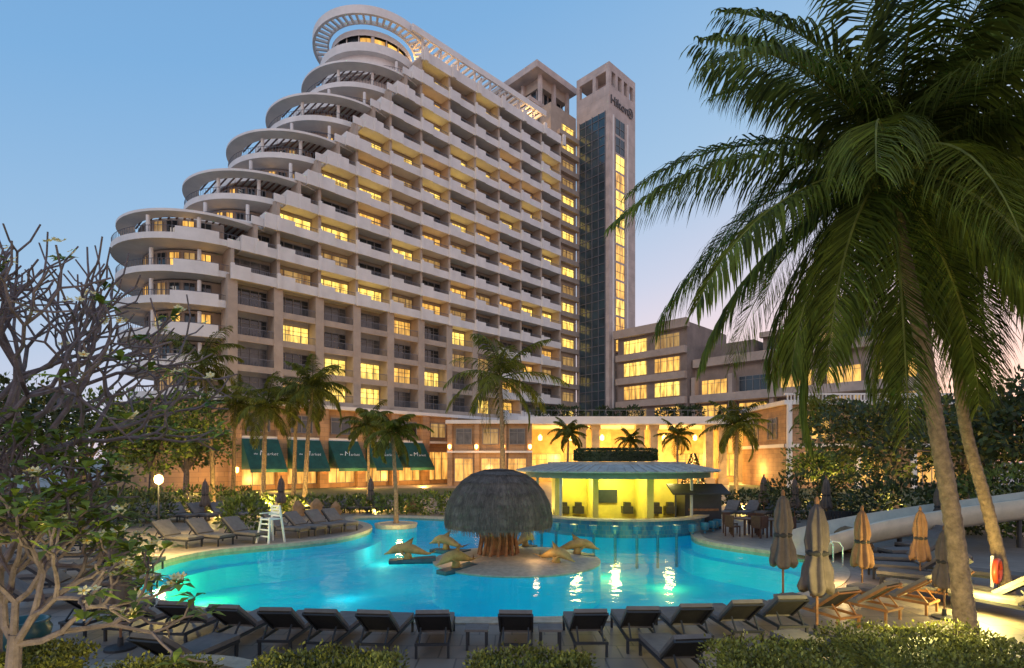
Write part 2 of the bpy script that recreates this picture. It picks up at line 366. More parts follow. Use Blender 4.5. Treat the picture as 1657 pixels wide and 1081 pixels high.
# round terraces
RT={1:7.6,2:8.1,3:8.5,4:8.7,5:8.7,6:9.1}
def tc_(n): return 0 if n<=6 else (tn(n) if n%2 else tn(n)-B*.25)
for n in range(1,NF+1):
    z=Z0+FH*(n-1);c=tc_(n);Rr=RT.get(n,8.3 if n%2 else 8.1)
    ph=.32 if n>4 else .45
    mb=MB();mb.arc(c,9,0.05,Rr-.15,88,270,z-.26,z-.01,30);mb.arc(c,9,Rr-.15,Rr,88,272,z-.32,z+ph,30)
    if n>6 and n%2: mb.arc(c,9,Rr-.02,Rr+.12,165,205,z-.4,z+1.0,10)
    if n<=6: mb.arc(c,9,Rr-.02,Rr+.10,225+n*2,262,z-.38,z+.95,10)
    if tn(n)>c: mb.box(c+.05,tn(n),-.02,9,z-.25,z-.012)
    if n>5:
        x=tn(n);mb.box(x-1.6,x-.02,-.55,1.2,z-.5,z+1.15)
        mb.box(x-2.9,x-1.62,-.2,.0,z-.4,z+.5)
    ct=mb.build('curved_terrace',M['white'],hotel,smooth=False)
    mb=MB();rr=Rr-.1
    pts=[(c+rr*math.cos(math.radians(a)),9+rr*math.sin(math.radians(a)),z+1.02) for a in range(90,272,6)]
    if tn(n)>c: pts.append((tn(n),.05,z+1.02));
    mb.tube(pts,.035,4)
    for a in range(90,542,5):
        a=a/2+45
        x=c+rr*math.cos(math.radians(a));y=9+rr*math.sin(math.radians(a));mb.box(x-.018,x+.018,y-.018,y+.018,z+ph,z+1.02)
    mb.build('railing',M['rail'],ct)
    mb=MB();ri=Rr-(2.6 if n<=6 else 3.6)
    mb.arc(c,9,ri-.3,ri,90,270,z-.01,z+FH-.4,24,0)
    for a in range(95,262,14):
        kind=1 if R2.random()<.55 else (2 if R2.random()<.6 else 3)
        mb.arc(c,9,ri+.01,ri+.05,a,a+10,z+.1,z+2.5,3,kind)
        for q in (a,a+5,a+10): 
            x=c+(ri+.08)*math.cos(math.radians(q));y=9+(ri+.08)*math.sin(math.radians(q));mb.box(x-.04,x+.04,y-.04,y+.04,z+.1,z+2.5,4)
    mb.build('curved_wall',[M['beige'],M['glass'],M['lit2'],M['lit3'],M['frame']],hotel)
    for a in ((215,250) if n>1 else ()):
        mb=MB();x=c+(Rr-.9)*math.cos(math.radians(a));y=9+(Rr-.9)*math.sin(math.radians(a));mb.lathe([(.2,z-.01),(.2,z+FH-.8)],10,x,y);mb.build('column',M['white'],hotel)
for j in range(5):
    c=tc_(6+2*j)+(.3 if j==0 else .7);z=Z0+FH*(6+2*j)-.55
    mb=MB();mb.arc(c,9,7.2,8.8,95,292,z,z+.16,34);mb.arc(c,9,8.8,8.92,95,292,z-.04,z+.22,34)
    cr=mb.build('canopy_ring',M['white'],hotel)
    mb=MB()
    for i in range(16):
        x=c-7.0+i*.62;h=math.sqrt(max(0,7.3**2-(x-c)**2));mb.box(x-.06,x+.06,9-h,9+h*.5,z+.01,z+.15)
    mb.build('pergola_slats',M['wood'],cr)
# roof
mb=MB();mb.box(24.1,53,.2,17.8,58.01,58.4,0);mb.box(24.1,53,-.45,-.2,57.6,59.0,0);mb.box(24.1,53,-.2,.2,57.7,58.3,0)
for i in range(7): mb.box(24.3+i*B,24.9+i*B,-.8,-.46,57.5,59.3,0)
mb.build('roof',M['white'],hotel)
mb=MB();mb.box(30,53,5,15,58.41,61.2,0);mb.build('penthouse_wall',M['beige'],hotel)
# rotunda
rc=22.0
mb=MB();mb.lathe([(5.9,51.5),(5.9,54.6),(6.9,54.7),(6.9,55.7),(6.4,55.75),(6.4,57.3),(7.2,57.35),(7.2,58.5),(6.9,58.5),(6.9,57.7),(5.2,57.7)],40,rc,9)
mb.build('rotunda_base',M['white'],hotel)
mb=MB();mb.lathe([(5.3,57.6),(5.3,61.0),(.2,61.05)],36,rc,9,0)
mb.lathe([(5.7,60.5),(5.7,61.3),(.2,61.35)],36,rc,9,2)
for k in range(18):
    a=2*PI*k/18;x=rc+5.35*math.cos(a);y=9+5.35*math.sin(a);mb.lathe([(.09 if k%3 else .25,57.6),(.09 if k%3 else .25,61)],8,x,y,2)
for k in range(0,18):
    if k in (11,12,13,14,15,16): mb.arc(rc,9,5.31,5.34,k*20+2,k*20+18,58.2,60.4,4,1)
mb.build('rotunda_lounge',[M['glass'],M['lit2'],M['white']],hotel)
mb=MB();mb.arc(rc,9,7.85,8.2,0,360,61.5,62.6,60);mb.arc(rc,9,6.0,6.2,0,360,61.7,62.2,48)
rr_=mb.build('roof_ring',M['white'],hotel)
mb=MB()
for k in range(50):
    a=2*PI*k/50;mb.beam((rc+6.2*math.cos(a),9+6.2*math.sin(a),61.95),(rc+7.86*math.cos(a),9+7.86*math.sin(a),61.95),.28)
mb.build('ring_slats',M['white'],rr_)
mb=MB();mb.box(rc+1,50,.3,.6,61.4,62.3,0);mb.box(rc+6,50,3.2,3.45,61.5,62.1,0)
for i in range(24):
    x=rc+3+i*1.06;mb.box(x,x+.26,.61,3.19,61.6,62.0,0)
    if i%3==0: mb.box(x,x+.22,.9,1.15,58.4,61.5,0)
for i in range(6):
    x=rc+6+i*4.0;mb.beam((x,3.0,58.5),(x,1.0,61.5),.2)
mb.build('roof_trellis',M['white'],hotel)
# high plant block
mb=MB();mb.box(51.2,62.2,3.6,19.0,72.2,73.4,0);mb.box(53.6,61,5,18,70.4,72.19,1)
for x in (53.3,57,60.8):
    for y in (4.8,9,14,17.6): mb.box(x-.3,x+.3,y-.3,y+.3,58.4,72.2,0)
mb.box(54.0,61,6,17,58.4,70.4,2);mb.box(50,61,4.2,18,66.1,66.8,0);mb.box(46,61,4.3,18,62.4,63.2,0)
for i in range(6): mb.box(54.2+i*1.2,54.3+i*1.2,5.85,5.98,58.4,70.4,0)
for i in range(8): mb.box(53.85,53.98,6.2+i*1.4,6.3+i*1.4,58.4,70.4,0)
mb.build('plant_tower',[M['tower'],M['beige'],M['glass']],hotel)
mb=MB();mb.box(53,60,2,17,0,66,0)
mb.build('connector_wall',M['beige'],hotel)
me,_=winmesh(3.2,1.7,'lit1');me2,_=winmesh(3.2,1.7,'lit3')
for n in range(1,18):
    mb=MB();mb.box(54.6,60,1.2,2.0,Z0+FH*(n-1)-.3,Z0+FH*(n-1)+.55,0);mb.build('stair_ledge',M['beige'],hotel)
    o=bpy.data.objects.new('stair_window',me if R2.random()<.7 else me2);C.objects.link(o);o.parent=hotel;o.location=(56.0,1.93,Z0+FH*(n-1)+.6)
# podium
mb=MB();mb.box(0,56,-.6,17,0,9.2,0)
mb.lathe([(9.4,0),(9.4,9.2),(.1,9.2)],40,0,9,0)
for k in range(12):
    x=k*B;mb.box(x-.55,x+.55,-1.3,-.6,0,9.2,0)
mb.build('podium_wall',M['stone'],hotel)
mb=MB();mb.box(0,56,-1.45,1.8,9.2,9.6,0);mb.box(0,56,-1.2,-.61,5.5,5.8,0);mb.build('cornice',M['white'],hotel)
ws1,_=winmesh(3.5,3.9,'shop');ws2,_=winmesh(2.6,2.0,'glass');ws3,_=winmesh(2.6,2.0,'lit3')
for k in range(11):
    o=bpy.data.objects.new('shop_window',ws1);C.objects.link(o);o.parent=hotel;o.location=(k*B+.65,-.66,.5)
    o=bpy.data.objects.new('podium_window',ws3 if k in(3,5,8) else ws2);C.objects.link(o);o.parent=hotel;o.location=(k*B+1.1,-.66,6.3)
    mb=MB();mb.lathe([(.05,1.9),(.16,2.0),(.2,2.45),(.05,2.5)],8,k*B,-1.5);mb.build('wall_lamp',M['bulbs'],hotel)
awls=['green shop awning nearest the left corner of the hotel','second green shop awning from the left under the hotel','third green shop awning from the left under the hotel','fourth green shop awning from the left under the hotel','rightmost green shop awning under the hotel']
rotA=Matrix.Rotation(A,4,'Z');org=Vector((-29.6,58.8,0))
def HW(x,y,z): return org+rotA@Vector((x,y,z))
for k in range(5):
    t=thing('shop_awning',awls[k],'awning',HW(k*B+2.41,-1.32,0),A)
    mb=MB();w_=1.9
    mb.add([(-w_,0,5.5),(w_,0,5.5),(w_,-2.5,2.3),(-w_,-2.5,2.3)],[(3,2,1,0)]);mb.add([(-w_,-2.5,2.3),(w_,-2.5,2.3),(w_,-2.52,1.95),(-w_,-2.52,1.95)],[(0,1,2,3)])
    mb.add([(-w_,0,5.5),(-w_,-2.5,2.3),(-w_,0,2.3)],[(0,1,2)]);mb.add([(w_,0,5.5),(w_,-2.5,2.3),(w_,0,2.3)],[(2,1,0)])
    mb.build('fabric',M['awn'],t)
    sl_=math.atan2(3.2,2.5);ca=math.cos(sl_);sa=math.sin(sl_)
    def onaw(s): return (-s*ca-.03*sa,5.5-s*sa+.03*ca)
    y_,z_=onaw(2.25);textmesh('lettering','M',.95,M['letters'],t,(-.62,y_,z_),(sl_,0,0),.005,'LEFT',shear=.35,off=-.014)
    textmesh('lettering','arket',.56,M['letters'],t,(.16,y_,z_),(sl_,0,0),.005,'LEFT',shear=.4,off=-.008)
    y_,z_=onaw(2.15);textmesh('lettering','the',.3,M['letters'],t,(-1.15,y_,z_),(sl_,0,0),.005,'LEFT',shear=.35)
    mb=MB()
    for x in (-w_+.05,w_-.05): mb.beam((x,-.0,2.25),(x,-2.45,2.25),.06)
    mb.beam((-w_,-2.45,2.25),(w_,-2.45,2.25),.06);mb.build('frame',M['dark'],t)
for x,y,z,e in ((3,-5,1.0,950),(12,-5,1.0,950),(21,-5,1.0,950),(29,-5,1.5,1000),(-4,-4,1.2,900)): light('POINT',HW(x,y,z),e,(1,.55,.14),.3,'shop_light')
light('POINT',HW(28.5,5.5,59.8),600,(1,.6,.22),.3,'roof_light')
light('POINT',HW(47.5,2,60.5),400,(1,.6,.22),.3,'roof_light')
# ---------------------------------------------------------------- lift tower
tw=thing('lift_tower','tall slender stone tower with dark glass strip, open crown and rooftop sign letters','tower',HW(60,-5.4,0),A)
W1,D1=8.15,7.25;TZ=72.9
mb=MB();mb.box(0,W1,0,D1,0,69.0,0)
for x in [0,1.9,3.8,5.6,7.45]: mb.box(x,x+.7,0,.7,69,71.5,0)
for y in [2.9,6.55]: mb.box(0,.7,y,y+.7,69,71.5,0)
mb.box(W1-.7,W1,D1-.7,D1,69,71.5,0);mb.box(0,W1,0,D1,71.5,TZ,0);mb.box(2.6,5.6,2.4,5.2,69,71.5,0)
mb.build('wall',M['tower'],tw)
mb=MB();mb.add([(-.03,D1-.75,9),(-.03,.75,9),(-.03,.75,64.5),(-.03,D1-.75,64.5)],[(0,1,2,3)],0)
for i in range(35): mb.box(-.12,-.04,.76,D1-.76,9+i*1.6,9.12+i*1.6,1)
for y in (.76,2.2,3.6,5.0,D1-.86): mb.box(-.14,-.035,y,y+.12,9.01,64.6,1)
M['glassb']=mat('blue_tower_glass',(.035,.06,.075),.12,.5,.3,spec=.9)
mb.build('glass_strip',[M['glassb'],M['rail']],tw)
for i in range(16):
    mb=MB();z=13+i*3.2;mb.add([(1.9,-.02,z),(4.6,-.02,z),(4.6,-.02,z+2.8),(1.9,-.02,z+2.8)],[(0,1,2,3)],0)
    for x in (1.85,3.2,4.6): mb.box(x-.05,x+.05,-.1,-.025,z,z+2.8,1)
    mb.box(1.9,4.6,-.09,-.026,z+1.25,z+1.33,1)
    mb.build('window',[M[R2.choice(['lit1','lit2','lit2']) if 2<i<14 else 'glass'],M['frame']],tw)
mb=MB();mb.box(5.4,5.7,-.15,-.001,12,64,0);mb.build('pilaster',M['white'],tw)
mb=MB();mb.box(1.0,1.3,-.15,-.001,12,64,0);mb.build('pilaster',M['white'],tw)
textmesh('sign_lettering','Hilton',2.15,M['sign'],tw,(3.0,-.12,66.4),(PI/2,0,0),.06)
mb=MB();c0=(6.4,-.12,66.4)
mb.tube([(c0[0]+.75*math.cos(a),-.12,c0[2]+.85*math.sin(a)) for a in [i*2*PI/20 for i in range(21)]],.08,5)
mb.box(6.06,6.19,-.18,-.08,65.9,66.9);mb.box(6.6,6.73,-.18,-.08,65.9,66.9);mb.box(6.19,6.6,-.18,-.08,66.33,66.46);mb.build('emblem',M['sign'],tw)
# ---------------------------------------------------------------- right wing
AW=math.atan2(-.713,.702)
wing=thing('hotel_wing','low terraced hotel wing with long pale bands behind the right palms','building',(18.5,97,0),AW)
mb=MB();bd=MB()
mb.box(0,13,0,14,0,25.2,0);mb.box(13,42,2.5,16,0,18.5,0);mb.box(22,38,7,16,18.5,22.5,0);mb.box(-6,0,1,14,0,22,0);mb.box(13,21,6,16,18.5,22,0);mb.box(26,36,9,16,22.5,26.5,0)
mb.build('wall',M['wingw'],wing)
for z in (8.2,12.2,16.2,20.2):
    bd.box(0,13,-.8,0,z,z+1.1,0)
    if z<16: bd.box(13.2,42,.4,2.5,z,z+1.2,0)
bd.box(-.4,13.4,-1,.0,24.2,25.6,0);bd.box(13.2,42.4,1.4,2.5,17.9,19.2,0);bd.box(21.8,38.2,6,7,22.1,22.9,0);bd.box(25.8,36.2,8,9,26,26.8,0)
bd.build('balcony_band',M['wingb'],wing)
for z in (5.4,9.5,13.5,17.5,21.3):
    for i,x in enumerate((1.2,7.2)):
        mw,_=winmesh(4.6,2.4,R2.choice(['lit1','lit2','lit2','lit3']));o=bpy.data.objects.new('window',mw);C.objects.link(o);o.parent=wing;o.location=(x,-.05,z)
    if z<16:
        for i in range(5):
            mw,_=winmesh(4.2,2.4,R2.choice(['lit2','glass','glass2','lit2','lit3']));o=bpy.data.objects.new('window',mw);C.objects.link(o);o.parent=wing;o.location=(14.2+i*6,2.44,z)
            mb=MB();mb.box(13.2+i*6,13.8+i*6,.9,2.5,z-1,z+2.8,0);mb.build('pier',M['wingb'],wing)
for i in range(3):
    mw,_=winmesh(4,2.2,'lit3' if i==1 else 'glass');o=bpy.data.objects.new('window',mw);C.objects.link(o);o.parent=wing;o.location=(23.0+i*5,6.94,19.4)
# ---------------------------------------------------------------- lobby pavilion
lob=thing('lobby_pavilion','open lit lobby pavilion with stone columns under a wide white flat roof','pavilion',(2,74,0),0)
mb=MB();mb.box(-.5,35,0,16,7.9,8.6,0);mb.box(-1.2,35.6,-.8,0,8.0,9.0,0);mb.build('roof',M['white'],lob)
mb=MB();mb.box(-.5,35,11,11.5,0,7.9,0);mb.box(-.5,0,2,11,0,7.9,0);mb.box(19.5,23,10.2,11,0,7.9,0);mb.box(10.5,13,10.2,11,0,7.9,0);mb.build('back_wall',M['marble'],lob)
for x in (7.4,9.2,15.2,17.0,24.4,26.2,33.4):
    mb=MB();mb.box(x-.5,x+.5,.3,1.3,.8,7.9,0);mb.box(x-.7,x+.7,.1,1.5,0,.8,0);mb.box(x-.65,x+.65,.15,1.45,7.3,7.89,0);mb.build('column',M['marble'],lob)
for x,wd in ((1,4.5),(6,4.2),(13.4,5.6),(23.4,5.2),(29.2,5)):
    mw,_=winmesh(wd,3.4,R2.choice(['shop','lit2','lit1']));o=bpy.data.objects.new('window',mw);C.objects.link(o);o.parent=lob;o.location=(x,10.94,.8)
for i in range(8):
    mb=MB();mb.lathe([(.05,6.9),(.3,6.6),(.27,6.1),(.02,6.0)],8,2+i*4.4,5);mb.build('hanging_lamp',M['bulbs'],lob)
mb=MB()
for i in range(40): mb.box(-.4+i*.9,-.36+i*.9,-.6,-.56,9.0,9.8)
mb.box(-.5,35,-.62,-.55,9.8,9.86);mb.build('roof_railing',M['rail'],lob)
for x in (5,13,21,30): light('POINT',(2+x,79,3.6),2600,(1,.60,.13),.5,'lobby_light')
light('POINT',(14,70,2),800,(1,.6,.18),.5,'lobby_light');light('POINT',(30,70,2),800,(1,.6,.18),.5,'lobby_light')
blk=thing('stone_block_building','sandstone block with white columns and balustrade right of the lobby','building',(31.5,64,0),0)
mb=MB();mb.box(0,24,0,12,0,9.6,0);mb.build('wall',M['stone'],blk)
mb=MB();mb.box(-.4,24.4,-.5,12.4,9.6,10.1,0);mb.box(-.3,24.3,-.4,-.2,10.7,10.9,0)
for i in range(60): mb.box(i*.4,i*.4+.12,-.38,-.22,10.1,10.7,0)
mb.build('balustrade',M['white'],blk)
mb=MB();mb.box(-.2,24.2,-.25,-.003,4.7,5.1,0);mb.box(-.2,-.003,-.2,12,4.7,5.1,0);mb.build('string_course',M['white'],blk)
for x in (.2,8,14.4,20.8):
    mb=MB();mb.lathe([(.4,0),(.33,.4),(.3,9.59)],12,x,-.45);mb.build('column',M['white'],blk)
for i in range(3):
    mw,_=winmesh(3.2,3,'lit2' if i!=2 else 'glass');o=bpy.data.objects.new('window',mw);C.objects.link(o);o.parent=blk;o.location=(1.8+i*6.4,-.06,5.6)
    mw,_=winmesh(3.2,3.6,'shop');o=bpy.data.objects.new('window',mw);C.objects.link(o);o.parent=blk;o.location=(1.8+i*6.4,-.06,.6)
for i in range(2):
    mw,_=winmesh(2.4,2.6,'glass2');o=bpy.data.objects.new('window',mw);C.objects.link(o);o.parent=blk;o.location=(-.06,4.4+i*5,5.7);o.rotation_euler=(0,0,-PI/2)
light('POINT',(37,60,1.5),600,(1,.6,.2),.5,'block_light')
ann=thing('lounge_annex','sandstone annex with wall lamps between the hotel podium and the lobby','building',(-8,70,0),0)
mb=MB();mb.box(0,10.4,0,12,0,7.8,0)
for x in (-.1,3.3,6.7,9.9): mb.box(x,x+.6,-.35,-.003,0,7.79,0)
mb.build('wall',M['stone'],ann)
mb=MB();mb.box(-.3,10.7,-.6,12,7.8,8.25,0);mb.box(-.15,10.55,-.45,-.004,4.15,4.4,0);mb.build('cornice',M['white'],ann)
for i in range(3):
    mw,_=winmesh(2.4,3,'shop');o=bpy.data.objects.new('window',mw);C.objects.link(o);o.parent=ann;o.location=(.75+i*3.35,-.06,.5)
    mw,_=winmesh(2.0,2.0,'glass2' if i!=1 else 'lit3');o=bpy.data.objects.new('window',mw);C.objects.link(o);o.parent=ann;o.location=(.95+i*3.35,-.06,5.2)
for i in range(4):
    mb=MB();mb.lathe([(.05,4.6),(.2,4.75),(.22,5.1),(.05,5.2)],8,.2+i*3.35,-.55);mb.build('wall_lamp',M['bulbs'],ann)
light('POINT',(-3,67,2.2),420,(1,.58,.18),.3,'annex_light')
# ---------------------------------------------------------------- palms
def frond(mb,o,az,e0,L_,curv,ll,n,wd,rnd,mi=0,ri=1,seg=3,rr=.035):
    o=Vector(o);h=Vector((math.cos(az),math.sin(az),0));side=Vector((-h.y,h.x,0));p=o.copy();pts=[p.copy()];st=[]
    N_=14;tw_=rnd.uniform(-.35,.35)
    for i in range(N_):
        s=(i+.5)/N_;e_=e0-curv*s**1.25;d=h*math.cos(e_)+Vector((0,0,1))*math.sin(e_)+side*tw_*s*.4;d.normalize();p=p+d*L_/N_;pts.append(p.copy());st.append(d)
    mb.tube(pts,[rr*(1-.85*i/N_) for i in range(N_+1)],4,ri)
    for k in range(n):
        s=.10+.90*(k+rnd.random()*.8)/n;f=min(s,.999)*N_;i=int(f);q=pts[i].lerp(pts[i+1],f-i);d=st[i]
        l_=ll*(.35+.65*math.sin(PI*min(1,(s*.92+.12)))**.7)*rnd.uniform(.7,1.15)
        for sg in (-1,1):
            sd=side*sg; dr=(sd*.85+d*(.35+.7*s)+Vector((rnd.uniform(-.12,.12),rnd.uniform(-.12,.12),.12-.24*rnd.random()))).normalized()
            a=dr.cross(Vector((0,0,1)));
            if a.length<.05: a=Vector((1,0,0))
            a=(a.normalized()*.6+d*.8).normalized()*wd
            g=Vector((0,0,-1));gr=rnd.uniform(.5,1.3)
            p0=q;p1=q+(dr+g*.2*gr)*l_*.4;p2=p1+(dr+g*1.1*gr).normalized()*l_*.33;p3=p2+(dr+g*2.4*gr).normalized()*l_*.3
            mb.add([p0-a*.4,p0+a*.4,p1+a,p1-a,p2+a*.75,p2-a*.75,p3],[(0,1,2,3),(3,2,4,5),(5,4,6)],mi)
def trunk(mb,pts,r0,r1,rings=46):
    pts=[Vector(p) for p in pts]
    out=[];rad=[];n=len(pts)
    for i in range(rings+1):
        f=i/rings*(n-1);k=min(int(f),n-2);t=f-k
        a=pts[max(k-1,0)];b_=pts[k];c=pts[k+1];d=pts[min(k+2,n-1)]
        out.append(.5*((2*b_)+(c-a)*t+(2*a-5*b_+4*c-d)*t*t+(3*b_-a-3*c+d)*t**3))
        s=i/rings;rad.append((r0+(r1-r0)*s)*(1+.45*math.exp(-s*16))*(1.06 if i%2 else .96))
    mb.tube(out,rad,12,0);return out
def hero(label,base,path,Lf,nf,seed,r0,r1,eoff=0):
    rnd=random.Random(seed);t=thing('palm_tree',label,'palm tree',base)
    bs=Vector(base);mb=MB();pp=[Vector(p)-bs for p in path];trunk(mb,pp,r0,r1,90);mb.build('trunk',M['bark'],t,smooth=True)
    c=pp[-1]
    mb=MB();mb.lathe([(r1*1.0,-.5),(r1*1.7,-.1),(r1*1.5,.25),(.05,.6)],10,0,0)
    mb.v=[tuple(Vector(v)+c) for v in mb.v];cs=mb.build('crown_shaft',M['bark'],t)
    for i in range(nf):
        s=i/(nf-1);az=i*2.39996+seed;e0=math.radians(82-132*s**.85+rnd.uniform(-8,8)+eoff);mb=MB()
        frond(mb,(0,0,.1),az,e0,Lf*rnd.uniform(.85,1.08)*(.92+.08*min(1,s*4)),math.radians(rnd.uniform(58,92))*(1-.45*s),Lf*.235,140,.024,rnd,0,1)
        mb.v=[tuple(Vector(v)+c) for v in mb.v];mb.build('frond',[M['frond'],M['hedge']],t)
    for i in range(7):
        a=i*.9;mb=MB();q=c+Vector((.3*math.cos(a),.3*math.sin(a),-.25-.1*(i%2)))
        mb.lathe([(.03,-.13),(.1,-.08),(.12,0),(.09,.1),(.02,.14)],8,0,0);mb.v=[tuple(Vector(v)+q) for v in mb.v];mb.build('coconut',M['hedge'],cs,smooth=True)
    return t
Yh=10.1
hero('big coconut palm with a leaning trunk in the right foreground, nearest the camera',Q(1565,Yh,z=0),[Q(1565,Yh,z=0),Q(1543,Yh,850),Q(1515,Yh,690),Q(1488,Yh,530),Q(1460,Yh,400),Q(1440,Yh,280)],5.1,48,3,.15,.105)
hero('slimmer coconut palm leaning left behind the big foreground palm',Q(1632,12.8,z=0),[Q(1632,12.8,z=0),Q(1600,12.8,830),Q(1562,12.9,690),Q(1548,13,560),Q(1555,13,430),Q(1580,13,330)],5.0,36,8,.125,.10,-6)
light('POINT',Q(1470,8.2,z=1.0),260,(1,.85,.28),.3,'palm_uplight');light('POINT',Q(1590,11.4,z=.6),380,(1,.8,.22),.3,'palm_uplight')
# garden palms
def gpalm(label,px,Y,cpy,Lf,seed,nf=20,lean=0,base=None,r0=.17):
    rnd=random.Random(seed);b_=Q(px,Y,z=0);t=thing('palm_tree',label,'palm tree',b_)
    top=Q(px+lean,Y,cpy)-b_;mb=MB();trunk(mb,[(0,0,0),(top.x*.2,.1,top.z*.35),(top.x*.55,0,top.z*.7),tuple(top)],r0,r0*.6,30);mb.build('trunk',M['bark'],t,smooth=True)
    mb=MB()
    for i in range(nf):
        s=i/(nf-1);frond(mb,top,i*2.39996+seed,math.radians(78-112*s+rnd.uniform(-12,12)),Lf*rnd.uniform(.75,1.12),math.radians(rnd.uniform(50,98)),Lf*.26,44,.038,rnd,0,0,rr=.04)
    mb.build('crown',M['frondw'],t);return t
gp=[('tall garden palm in front of the rounded left end of the hotel',345,38,590,3.5,1,-18),
('small palm beside the tall leftmost garden palm',376,42,655,2.6,2,6),
('arching palm in front of the first green awning gap',424,36,660,2.9,3,8),
('thin palm of the close pair by the second awning, left one',474,40,645,3.0,4,8),
('thin palm of the close pair by the second awning, right one',492,37,628,3.1,5,14),
('slender palm in front of the fourth green awning',596,38,690,2.3,6,0),
('short palm growing from the round planter at the back of the pool',641,27.5,698,2.0,7,-6),
('tall dark palm rising behind the thatched hut',815,33,612,3.9,8,-6),
('small palm left of the hedge on the bar roof',918,46,700,2.0,9,2),
('small palm in front of the left lobby columns',1020,56,712,1.9,10,0),
('small palm in front of the middle of the lobby',1096,50,705,2.2,11,0),
('palm in front of the right end of the lobby',1192,42,690,3.0,12,0),
('bushy palm before the sandstone block at the right',1326,46,668,3.0,13,0),
('dark palm at the right edge behind the slide',1600,30,700,3.4,14,-10),
('dark palm behind the umbrellas right of the sandstone block',1420,36,690,3.4,15,0)]
for i,(lb,px,Y,cpy,Lf,sd,ln) in enumerate(gp): gpalm(lb,px,Y,cpy,Lf*1.0,sd,nf=17+(i*5)%7,lean=ln,r0=.12 if Lf<2.5 else .165)
for px,Y,e in ((350,36.0,1100),(430,34.2,1000),(495,35.0,1000),(600,36.2,800),(640,25.9,120),(815,31,700),(1192,40,800),(1326,43,900),(1440,30,800)):
    p=Q(px,Y,z=.5);light('POINT',(p.x+.3,p.y-.5,.5),e,(1,.68,.15),.15,'palm_uplight')
# ---------------------------------------------------------------- broadleaf trees & shrubs
def tree(label,px,Y,toppy,w_,seed,m='leafd',n=2600,name='leafy_tree'):
    rnd=random.Random(seed);b_=Q(px,Y,z=0);t=thing(name,label,'tree',b_);H=Q(px,Y,toppy).z
    mb=MB();mb.tube([(0,0,0),(.1,0,H*.3),(0,0,H*.55)],[.25,.2,.12],8)
    cr=MB()
    for i in range(9):
        a=rnd.uniform(0,6.28);q=rnd.uniform(.2,.75);c=Vector((math.cos(a)*w_*q,math.sin(a)*w_*q*.8,H*rnd.uniform(.45,.82)))
        mb.tube([(0,0,H*.3),c*.5+Vector((0,0,H*.25)),c],[.12,.07,.03],5);rr=w_*rnd.uniform(.3,.5)
        cr.blob(c,rr,rr,rr*.75,n//9,.36,.1,0,rnd)
    mb.build('trunk',M['bark2'],t);cr.build('crown',M[m],t)
tree('dark leafy tree at the far left behind the flowering tree',-10,30,600,5.0,21,n=3000)
tree('dark leafy tree left of the tallest garden palm',130,34,610,5.0,22,'leafg',3000)
tree('yellow green tree against the rounded hotel base',245,38,620,4.8,23,'leafg',3400)
tree('dark rounded tree between two palms at the hotel corner',300,44,660,4,24,'leafg')
tree('dark tree right of the sandstone block, left of the slide',1450,34,640,4.5,25)
tree('broad dark tree behind the slide',1560,30,630,5,26,n=3600)
tree('dark tree at the far right edge beyond the slide',1680,26,600,5,27,n=3600)
tree('low round tree behind the umbrellas at right',1330,44,720,3.5,28,'leafg')
def shrub(label,px,Y,w_,h,seed,m='leafd',n=900,d=None,z=0,L_=.2,x=None):
    rnd=random.Random(seed);b_=Q(px,Y,z=z);mb=MB()
    k=max(1,int(w_/h))
    for i in range(k):
        cx=0 if k==1 else -w_/2+w_*(i+.5)/k
        mb.blob((cx,rnd.uniform(-.2,.2),h*.5),w_/k*.65,(d or w_/k*.6),h*rnd.uniform(.4,.65),n//k,L_,L_*.25,0,rnd,.5)
    o=mb.build('garden_shrub',M[m],None,b_);tag(o,label,'shrub');return o
sh=[('long leafy border along the left of the shopfronts',250,33,12,1.5,'leafg',3500),('low border shrubs in front of the awnings',500,34,9,1.0,'leafg',2500),('border shrubs between the awnings and the thatched hut',680,33,5,1.2,'leafg',1500),
('shrub left of the lifeguard chair',400,25,1.6,1.5,'leafg',900),('dark shrub behind the left umbrellas',120,27,9,1.6,'leafd',2500),
('tall dark shrub mass right of the small kiosk',1340,30,6,2.6,'leafd',3000),('dark shrub bank behind the slide',1520,24.5,7,2.4,'leafd',3500),('leafy shrub at the right edge above the slide',1650,23,4,3.0,'leafg',2600),('dark shrub between the kiosk and the round tables',1235,33,4,1.5,'leafd',1500)]
for i,(lb,px,Y,w_,h,m,n) in enumerate(sh): shrub(lb,px,Y,w_,h,40+i,m,n,L_=.24)
for i,(px,lb) in enumerate(((905,'left planter shrub on the lobby roof edge'),(1000,'second planter shrub from left on the lobby roof'),(1100,'middle planter shrub on the lobby roof'),(1200,'right planter shrub on the lobby roof'))):
    shrub(lb,px,75.5,6,1.7,60+i,'leafd',1100,.7,z=8.6,L_=.45)
# christmas tree
t=thing('christmas_tree','dark conical christmas tree with tiny yellow lights by the lobby','christmas tree',Q(1122,60,z=0))
mb=MB()
for i in range(1500):
    s=R.random();a=R.uniform(0,6.28);r_=1.15*(1-s);mb.leaf((r_*math.cos(a),r_*math.sin(a),.4+3.6*s),(math.cos(a),math.sin(a),-.3),.35,.05)
mb.build('foliage',M['leafd'],t)
mb=MB()
for i in range(60):
    s=i/60;a=i*2.4;r_=1.2*(1-s);x,y,z=r_*math.cos(a),r_*math.sin(a),.5+3.5*s;mb.box(x-.04,x+.04,y-.04,y+.04,z-.04,z+.04)
mb.build('string_lights',M['bulbs'],t)
